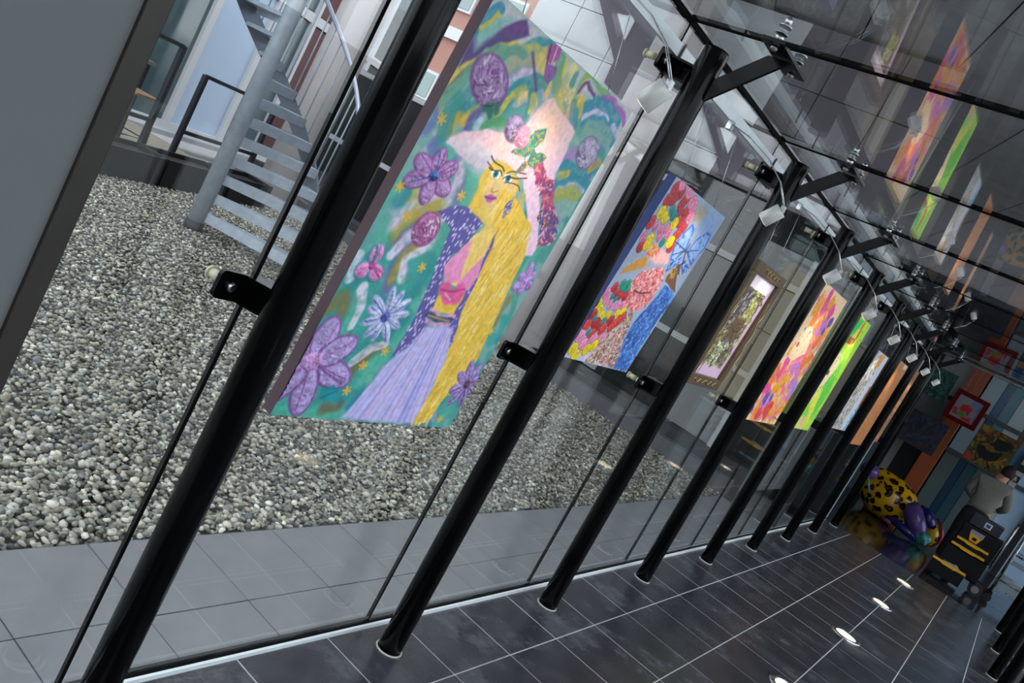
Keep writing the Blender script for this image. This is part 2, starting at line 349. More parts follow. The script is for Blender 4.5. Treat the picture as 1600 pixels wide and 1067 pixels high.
def post(x, y, rz, label, group):
    t = thing('steel_post', label, 'post', (x, y, 0), rz, group)
    place('shaft', pm_['shaft'], t, (0, 0, 0)); place('base_ring', pm_['base_ring'], t, (0, 0, 0))
    for z in (1.158, 2.232):
        c = place('glass_clamp', pm_['glass_clamp'], t, (0, YJ if rz == 0 else -YJ, z))
        for dy in (-.078, .078):
            place('bolt', pm_['bolt'], c, (0, dy, 0)); place('spacer', pm_['spacer'], c, (0, dy, 0))
    dz = 0 if rz == 0 else roof_z(1.75)-roof_z(.21)
    place('roof_arm', pm_['roof_arm'], t, (0, 0, dz))
    p_ = place('roof_plate', pm_['roof_plate'], t, (.212, YJ if rz == 0 else -YJ, dz+.006))
    for dy in (-.105, .105): place('roof_bolt', pm_['roof_bolt'], p_, (0, dy, 0))
    return t
PL = ['beside the grey wall panel and the woman painting', 'between the woman painting and the tulip painting', 'between the tulip painting and the gilt framed picture', 'between the gilt framed picture and the orange flower face painting',
      'between the orange flower face painting and the lime green painting', 'between the lime green painting and the gold and silver collage', 'between the gold and silver collage and the plain orange canvas', 'just past the plain orange canvas', 'at the far corner of the courtyard glass']
for k in range(1, 10): post(0, PITCH*k, 0, 'black steel post '+PL[k-1], 'black posts along the courtyard glass')
for k in range(1, 10): post(1.96, PITCH*k, math.pi, 'black post facing the one '+PL[k-1], 'black posts opposite the courtyard')
# ------------------------------------------------------------------ picture rail
rail = wthing('picture_rail', 'slim aluminium picture rail running along the top of the courtyard glass', 'rail', (-.12, 4.8, 2.27))
wpart(MB().box(-.128, -.112, -1.2, 10.7, 2.27, 2.312), 'track', ALU, rail)
for k in range(0, 9):
    y = 1.2*k+.35
    for yy in (y, y+.85): wpart(MB().box(-.112, -.106, yy-.004, yy+.004, 2.264, 2.318), 'clip', BRONZE, rail)
# ------------------------------------------------------------------ spot lamps
def lamp(k, pos, tgt, label):
    y = pos[1]; t = wthing('spotlight', label, 'lamp', (-.105, y, 2.26), 'white cylinder spotlights on the picture rail')
    p = Vector(pos); d = (Vector(tgt)-p).normalized()
    can = MB().tube([p-d*.037, p-d*.035, p+d*.035, p+d*.037], [.026, .028, .028, .027], 24); c = wpart(can, 'housing', WHITE, t)
    wpart(MB().tube([p+d*.0371, p+d*.038], .023, 20), 'lens', emis('warm_lamp_lens', 'fff0d8', 2.5), c)
    h = p-d*.043; wpart(MB().cbox(h, .015, .018, .026), 'hinge', STEEL, t)
    for s in (-.009, .009):
        a = Vector((-.105, y+s, 2.262)); b = h+Vector((0, s, .01)); mid = (a+b)/2+Vector((.03, 0, .035))
        wpart(MB().tube([a, a*.55+mid*.45+Vector((0, 0, .01)), mid, mid*.5+b*.5+Vector((.012, 0, .01)), b], .0019, 8), 'rod', STEEL, t)
    wpart(MB().cbox((-.108, y, 2.255), .02, .03, .035), 'rail_clip', STEEL, t)
    ld = bpy.data.lights.new('spotlight_bulb', 'SPOT'); ld.energy = LAMP_W; ld.color = (1, .86, .68); ld.spot_size = math.radians(80); ld.spot_blend = .9; ld.shadow_soft_size = .03
    lo = bpy.data.objects.new('spotlight_bulb', ld); COL.objects.link(lo); lo.parent = t; lo.location = p+d*.055-Vector((-.105, y, 2.26)); lo.rotation_euler = d.to_track_quat('-Z', 'Y').to_euler()
LL = ['woman painting', 'tulip painting', 'gilt framed picture', 'orange flower face painting', 'lime green painting', 'gold and silver collage', 'plain orange canvas', 'narrow copper canvas']
ZC = [1.5, 1.6, 1.57, 1.6, 1.6, 1.57, 1.55, 1.6]
for k in range(8): lamp(k, (.222-.005*k, 1.2*k+1.8, 2.012), (-.08, 1.2*k+1.8-.02, ZC[k]), 'white cylinder spotlight on thin rods aimed at the '+LL[k])
# ------------------------------------------------------------------ painter: rasterises brushwork into a fine mesh
class Art:
    def __init__(s, W, H, nx, base):
        s.W, s.H = W, H; s.nx = nx; s.ny = int(nx*H/W)
        s.X, s.Y = np.meshgrid(np.linspace(0, W, s.nx), np.linspace(0, H, s.ny)); s.c = np.zeros((s.ny, s.nx, 3))+np.array(Art.rgb(base)); s.h = np.zeros((s.ny, s.nx))
        s.n1 = s.noise(.05); s.n2 = s.noise(.012); s.n3 = s.noise(.0045); s.wx = (s.noise(.03)-.5)*.012; s.wy = (s.noise(.03)-.5)*.012
    @staticmethod
    def rgb(h): return tuple(int(h[i:i+2], 16)/255 for i in (0, 2, 4))
    def noise(s, cell):
        gx, gy = int(s.W/cell)+3, int(s.H/cell)+3; g = RNG.random((gy, gx)); fx, fy = s.X/cell, s.Y/cell
        ix, iy = fx.astype(int), fy.astype(int); tx, ty = fx-ix, fy-iy; tx = tx*tx*(3-2*tx); ty = ty*ty*(3-2*ty)
        return (g[iy, ix]*(1-tx)+g[iy, ix+1]*tx)*(1-ty)+(g[iy+1, ix]*(1-tx)+g[iy+1, ix+1]*tx)*ty
    def win(s, x0, x1, y0, y1):
        i0 = max(0, int(x0/s.W*(s.nx-1))-1); i1 = min(s.nx, int(x1/s.W*(s.nx-1))+3); j0 = max(0, int(y0/s.H*(s.ny-1))-1); j1 = min(s.ny, int(y1/s.H*(s.ny-1))+3)
        return (slice(j0, j1), slice(i0, i1)) if i1 > i0 and j1 > j0 else None
    def mix(s, w, m, col, var=.07, hh=0):
        var *= .7
        k = (1+var*(s.n2[w]-.5)*2+.6*var*(s.n3[w]-.5)*2)[..., None]
        c = np.array(col if not isinstance(col, str) else Art.rgb(col)); s.c[w] = s.c[w]*(1-m[..., None])+np.clip(c*k, 0, 1)*m[..., None]
        if hh: s.h[w] = np.maximum(s.h[w], hh*m)
    @staticmethod
    def segd(x, y, a, b):
        dx, dy = b[0]-a[0], b[1]-a[1]; L = dx*dx+dy*dy+1e-12; t = np.clip(((x-a[0])*dx+(y-a[1])*dy)/L, 0, 1); return np.hypot(x-a[0]-t*dx, y-a[1]-t*dy)
    def stroke(s, w_, col, soft, pts, warp=1):
        if len(pts) == 3 or len(pts) == 4:                       # smooth the path
            P = [np.array(p) for p in pts]; q = []
            for i in range(len(P)-1):
                p0, p1, p2, p3 = P[max(i-1, 0)], P[i], P[i+1], P[min(i+2, len(P)-1)]
                for t in (0, .25, .5, .75): q.append(.5*((2*p1)+(-p0+p2)*t+(2*p0-5*p1+4*p2-p3)*t*t+(-p0+3*p1-3*p2+p3)*t**3))
            pts = [tuple(v) for v in q]+[pts[-1]]
        r = w_/2+soft; w = s.win(min(p[0] for p in pts)-r, max(p[0] for p in pts)+r, min(p[1] for p in pts)-r, max(p[1] for p in pts)+r)
        if w is None: return
        k = warp if w_ > .008 else .15
        x, y = s.X[w]+s.wx[w]*k, s.Y[w]+s.wy[w]*k; d = np.full(x.shape, 9.)
        for a, b in zip(pts[:-1], pts[1:]): d = np.minimum(d, Art.segd(x, y, a, b))
        m = np.clip((w_/2-d)/max(soft, .002)+.5, 0, 1)
        if w_ > .012: m = m*np.clip(.5+.8*s.n2[w], 0, 1)*.92
        s.mix(w, m, col)
    def sd(s, w, pts, warp=1):
        x, y = s.X[w]+s.wx[w]*warp, s.Y[w]+s.wy[w]*warp; d = np.full(x.shape, 9.); ins = np.zeros(x.shape, bool)
        for a, b in zip(pts, pts[1:]+pts[:1]):
            d = np.minimum(d, Art.segd(x, y, a, b)); c = (a[1] > y) != (b[1] > y)
            xi = (b[0]-a[0])*(y-a[1])/((b[1]-a[1]) or 1e-9)+a[0]; ins ^= c & (x < xi)
        return np.where(ins, d, -d)
    def pw(s, pts, r=0):
        return s.win(min(p[0] for p in pts)-r, max(p[0] for p in pts)+r, min(p[1] for p in pts)-r, max(p[1] for p in pts)+r)
    def poly(s, col, soft, pts, hh=0):
        w = s.pw(pts, soft)
        if w is None: return
        s.mix(w, np.clip(s.sd(w, pts, .6)/soft+.5, 0, 1), col, .08, hh)
    def ell(s, col, soft, cx, cy, rx, ry, ang=0, hh=0, var=.1):
        R = max(rx, ry)+soft; w = s.win(cx-R, cx+R, cy-R, cy+R)
        if w is None: return
        x, y = s.X[w]-cx, s.Y[w]-cy; ca, sa_ = math.cos(ang), math.sin(ang); u, v = x*ca+y*sa_, -x*sa_+y*ca
        q = np.sqrt((u/rx)**2+(v/ry)**2); m = np.clip((1-q)*min(rx, ry)/soft+.5, 0, 1) if soft < .05 else np.clip(1.15-q, 0, 1)**1.5*.8
        s.mix(w, m, col, var); 
        if hh: s.h[w] = np.maximum(s.h[w], hh*np.sqrt(np.clip(1-q*q, 0, 1))*(.6+.8*s.n3[w]))
    def flower(s, c, rx, ry, n, pc, rc, cc):
        if n == 0:
            s.ell(rc, .006, c[0], c[1], rx, ry, .3); s.ell(pc, .006, c[0], c[1], rx*.9, ry*.9, .3, .006, .2)
            for _ in range(46):
                a, q = random.uniform(0, 6.28), random.uniform(0, .8)**.7; x, y = c[0]+rx*q*math.cos(a), c[1]+ry*q*math.sin(a); t = a+random.uniform(.8, 2.2); L = rx*.28
                s.stroke(.006, random.choice([rc, cc, rc, pc, 'cdbcd8']), .003, [(x, y), (x+L*math.cos(t), y+L*math.sin(t))])
            return
        for i in range(n):
            a = 2*math.pi*i/n+.35+random.uniform(-.1, .1); L = random.uniform(.85, 1.1); px, py = c[0]+rx*.55*L*math.cos(a), c[1]+ry*.55*L*math.sin(a)
            wd = max(1.9*.5*(rx+ry)/max(n, 4), .013); an = math.atan2(ry*math.sin(a), rx*math.cos(a)); ln = .5*L*math.hypot(rx*math.cos(a), ry*math.sin(a))
            s.ell(rc, .004, px, py, ln, wd, an, .003); s.ell(pc, .006, px, py, ln*.9, wd*.82, an, .006, .22)
            for q in range(3):
                o = random.uniform(-.5, .5)*wd; x0, y0 = c[0]+.2*rx*math.cos(a)-o*.3*math.sin(an), c[1]+.2*ry*math.sin(a)+o*.3*math.cos(an)
                s.stroke(.004, random.choice([rc, pc, cc]), .003, [(x0, y0), (px+ln*.7*math.cos(an)-o*math.sin(an), py+ln*.7*math.sin(an)+o*math.cos(an))])
        s.ell(cc, .005, c[0], c[1], rx*.2, ry*.2, 0, .009, .35)
    def inside(s, pts, n):
        o = []; x0, x1 = min(p[0] for p in pts), max(p[0] for p in pts); y0, y1 = min(p[1] for p in pts), max(p[1] for p in pts); g = 0
        while len(o) < n and g < n*30:
            g += 1; x, y = random.uniform(x0, x1), random.uniform(y0, y1); c = False
            for a, b in zip(pts, pts[1:]+pts[:1]):
                if (a[1] > y) != (b[1] > y) and x < (b[0]-a[0])*(y-a[1])/((b[1]-a[1]) or 1e-9)+a[0]: c = not c
            if c: o.append((x, y))
        return o
    def run(s, ops):
        for op in ops:
            k = op[0]
            if k == 's': s.stroke(op[1], op[2], op[3], op[4])
            elif k == 'p': s.poly(op[1], op[2], op[3])
            elif k == 'e': s.ell(op[1], op[2], *op[3:])
            elif k == 'wash':
                for _ in range(op[4]):
                    x, y = random.uniform(0, s.W), random.uniform(op[5]*s.H, op[6]*s.H); t = random.uniform(.6, 1.8); L = op[3]*random.uniform(.5, 1.2)
                    s.stroke(op[2]*random.uniform(.5, 1.2), random.choice(op[1]), .014, [(x, y), (x+L*.4*math.cos(t)+.2*L, y+L*.4*math.sin(t)), (x+L*math.cos(t), y+L*math.sin(t))])
            elif k == 'blob':
                for q in range(3): s.ell(op[1], .012, op[2][0]+random.uniform(-.4, .4)*op[3], op[2][1]+random.uniform(-.4, .4)*op[4], op[3]*random.uniform(.5, .9), op[4]*random.uniform(.5, .9), random.uniform(-1, 1), .002, .2)
            elif k == 'f': s.flower(*op[1:])
            elif k == 'star':
                for i in range(6):
                    a = 1.047*i; s.stroke(.006, op[1], .003, [(op[3], op[4]), (op[3]+op[2]*math.cos(a), op[4]+op[2]*math.sin(a))])
            elif k == 'dots':
                for x, y in s.inside(op[4], 130 if len(op[4]) > 11 else 60 if len(op[4]) > 8 else 20): s.ell(op[1], .003, x, y, op[2]*.24, op[2]*.5, .25)
            elif k == 'dab':
                for x, y in s.inside(op[3], op[4]):
                    a = random.uniform(0, 3.14); L = op[2]; s.stroke(L*.55, random.choice(op[1]), .003, [(x, y), (x+L*math.cos(a), y+L*math.sin(a))], .3)
            elif k in ('hair', 'skirt', 'hairdark'):
                pts = op[-1]; w = s.pw(pts); m0 = np.clip(s.sd(w, pts, .6)/.006, 0, 1)
                if k == 'skirt':
                    top = (.5*(pts[0][0]+pts[1][0]), pts[0][1]-.25); a = np.arctan2(s.X[w]-top[0], s.Y[w]-top[1]); t = np.sin(a*62+np.sin(a*23)*2); t2 = np.sin(a*140)
                    s.mix(w, m0*np.clip(t, 0, 1)*.75, '8f8fd8'); s.mix(w, m0*np.clip(-t2, 0, 1)*.45, 'e4dcf6'); s.mix(w, m0*np.clip(np.sin(a*31+1)-.55, 0, 1), 'd7b8e4')
                elif k == 'hair':
                    for x, y in s.inside(pts, 240):
                        L = random.uniform(.02, .045); s.stroke(.006, random.choice(['dfb23c', 'f0d47c', 'd8a634', 'eecb62', 'f4e09a']), .006, [(x, y), (x-.12*L+random.uniform(-.006, .006), y+L)])
                else:
                    for x, y in s.inside(pts, 90):
                        L = random.uniform(.03, .06); s.stroke(.004, op[1], .003, [(x, y), (x-.35*L, y+L*.5), (x-.3*L+.01, y+L)])
            elif k == 'pin':
                w = s.pw(op[3]); s.mix(w, np.clip((s.sd(w, op[3])-op[2]*.6)/.006, 0, 1), op[1])
            elif k == 'tulip':
                x, y = op[2]; dk = tuple(v*.6 for v in Art.rgb(op[1])); an = random.uniform(-.4, .4)
                s.ell(dk, .003, x, y, op[3]*1.02, op[4]*.86, an); s.ell(op[1], .004, x, y, op[3]*.94, op[4]*.78, an, .003, .16)
                for d in (-.2, .2): s.stroke(.003, dk, .002, [(x+d*1.6*op[3], y-op[4]*.5), (x+d*op[3], y+op[4]*.5)])
        return s
PAINT = attr_mat('oil_paint', .5, .12, .35, 500)
def hang(name, label, rect, art, side, wires=True, thick=.035, frame=None, group='pictures hung along the courtyard glass'):
    yl, yr, zb, zt, xb, xt = rect; W = yr-yl; base = ((xb+xt)/2, (yl+yr)/2, zb)
    t = wthing(name, label, 'painting', base, group)
    ev = Vector((xt-xb, 0, zt-zb)); Hh = ev.length; ev.normalize(); nn = Vector((ev.z, 0, -ev.x)); tl = Vector((xt, yl, zt))
    nx, ny = art.nx, art.ny
    P = np.zeros((ny, nx, 3), np.float32); hgt = art.h
    for i in range(3): P[..., i] = tl[i]-base[i]+(art.X*(1 if i == 1 else 0))-art.Y*ev[i]+hgt*nn[i]
    idx = np.arange(nx*ny, dtype=np.int32).reshape(ny, nx); F = np.stack([idx[:-1, :-1], idx[1:, :-1], idx[1:, 1:], idx[:-1, 1:]], -1).reshape(-1, 4)
    me = fastmesh('canvas', P.reshape(-1, 3), np.ascontiguousarray(F)); me.materials.append(PAINT)
    c = art.c.reshape(-1, 3); c = np.where(c <= .04045, c/12.92, ((c+.055)/1.055)**2.4); colmesh(me, np.concatenate([c, np.ones((len(c), 1))], 1))
    cv = link('canvas', me, None, t); ORG[cv.name] = Vector(base)
    Mx = Matrix((( nn.x, 0, ev.x, xb), (nn.y, 1, ev.y, 0), (nn.z, 0, ev.z, zb), (0, 0, 0, 1)))
    wpart(MB().box(-thick, -.0006, yl, yr, 0, Hh, Mx), 'stretcher', side, t)
    if frame:
        fwid, fm = frame
        for n_, b_ in (('frame_rail', (yl-fwid, yr+fwid, -fwid, 0)), ('frame_rail', (yl-fwid, yr+fwid, Hh, Hh+fwid)), ('frame_stile', (yl-fwid, yl, 0, Hh)), ('frame_stile', (yr, yr+fwid, 0, Hh))):
            wpart(MB().box(-thick, .018, b_[0], b_[1], b_[2], b_[3], Mx), n_, fm, t, .004)
    if wires:
        for yy in (yl+.18*W, yr-.18*W): wpart(MB().tube([(-.116, yy, 2.25), Vector((xt, yy, zt))-nn*thick*.6], .0011, 6), 'hanging_wire', STEEL, t)
    return t
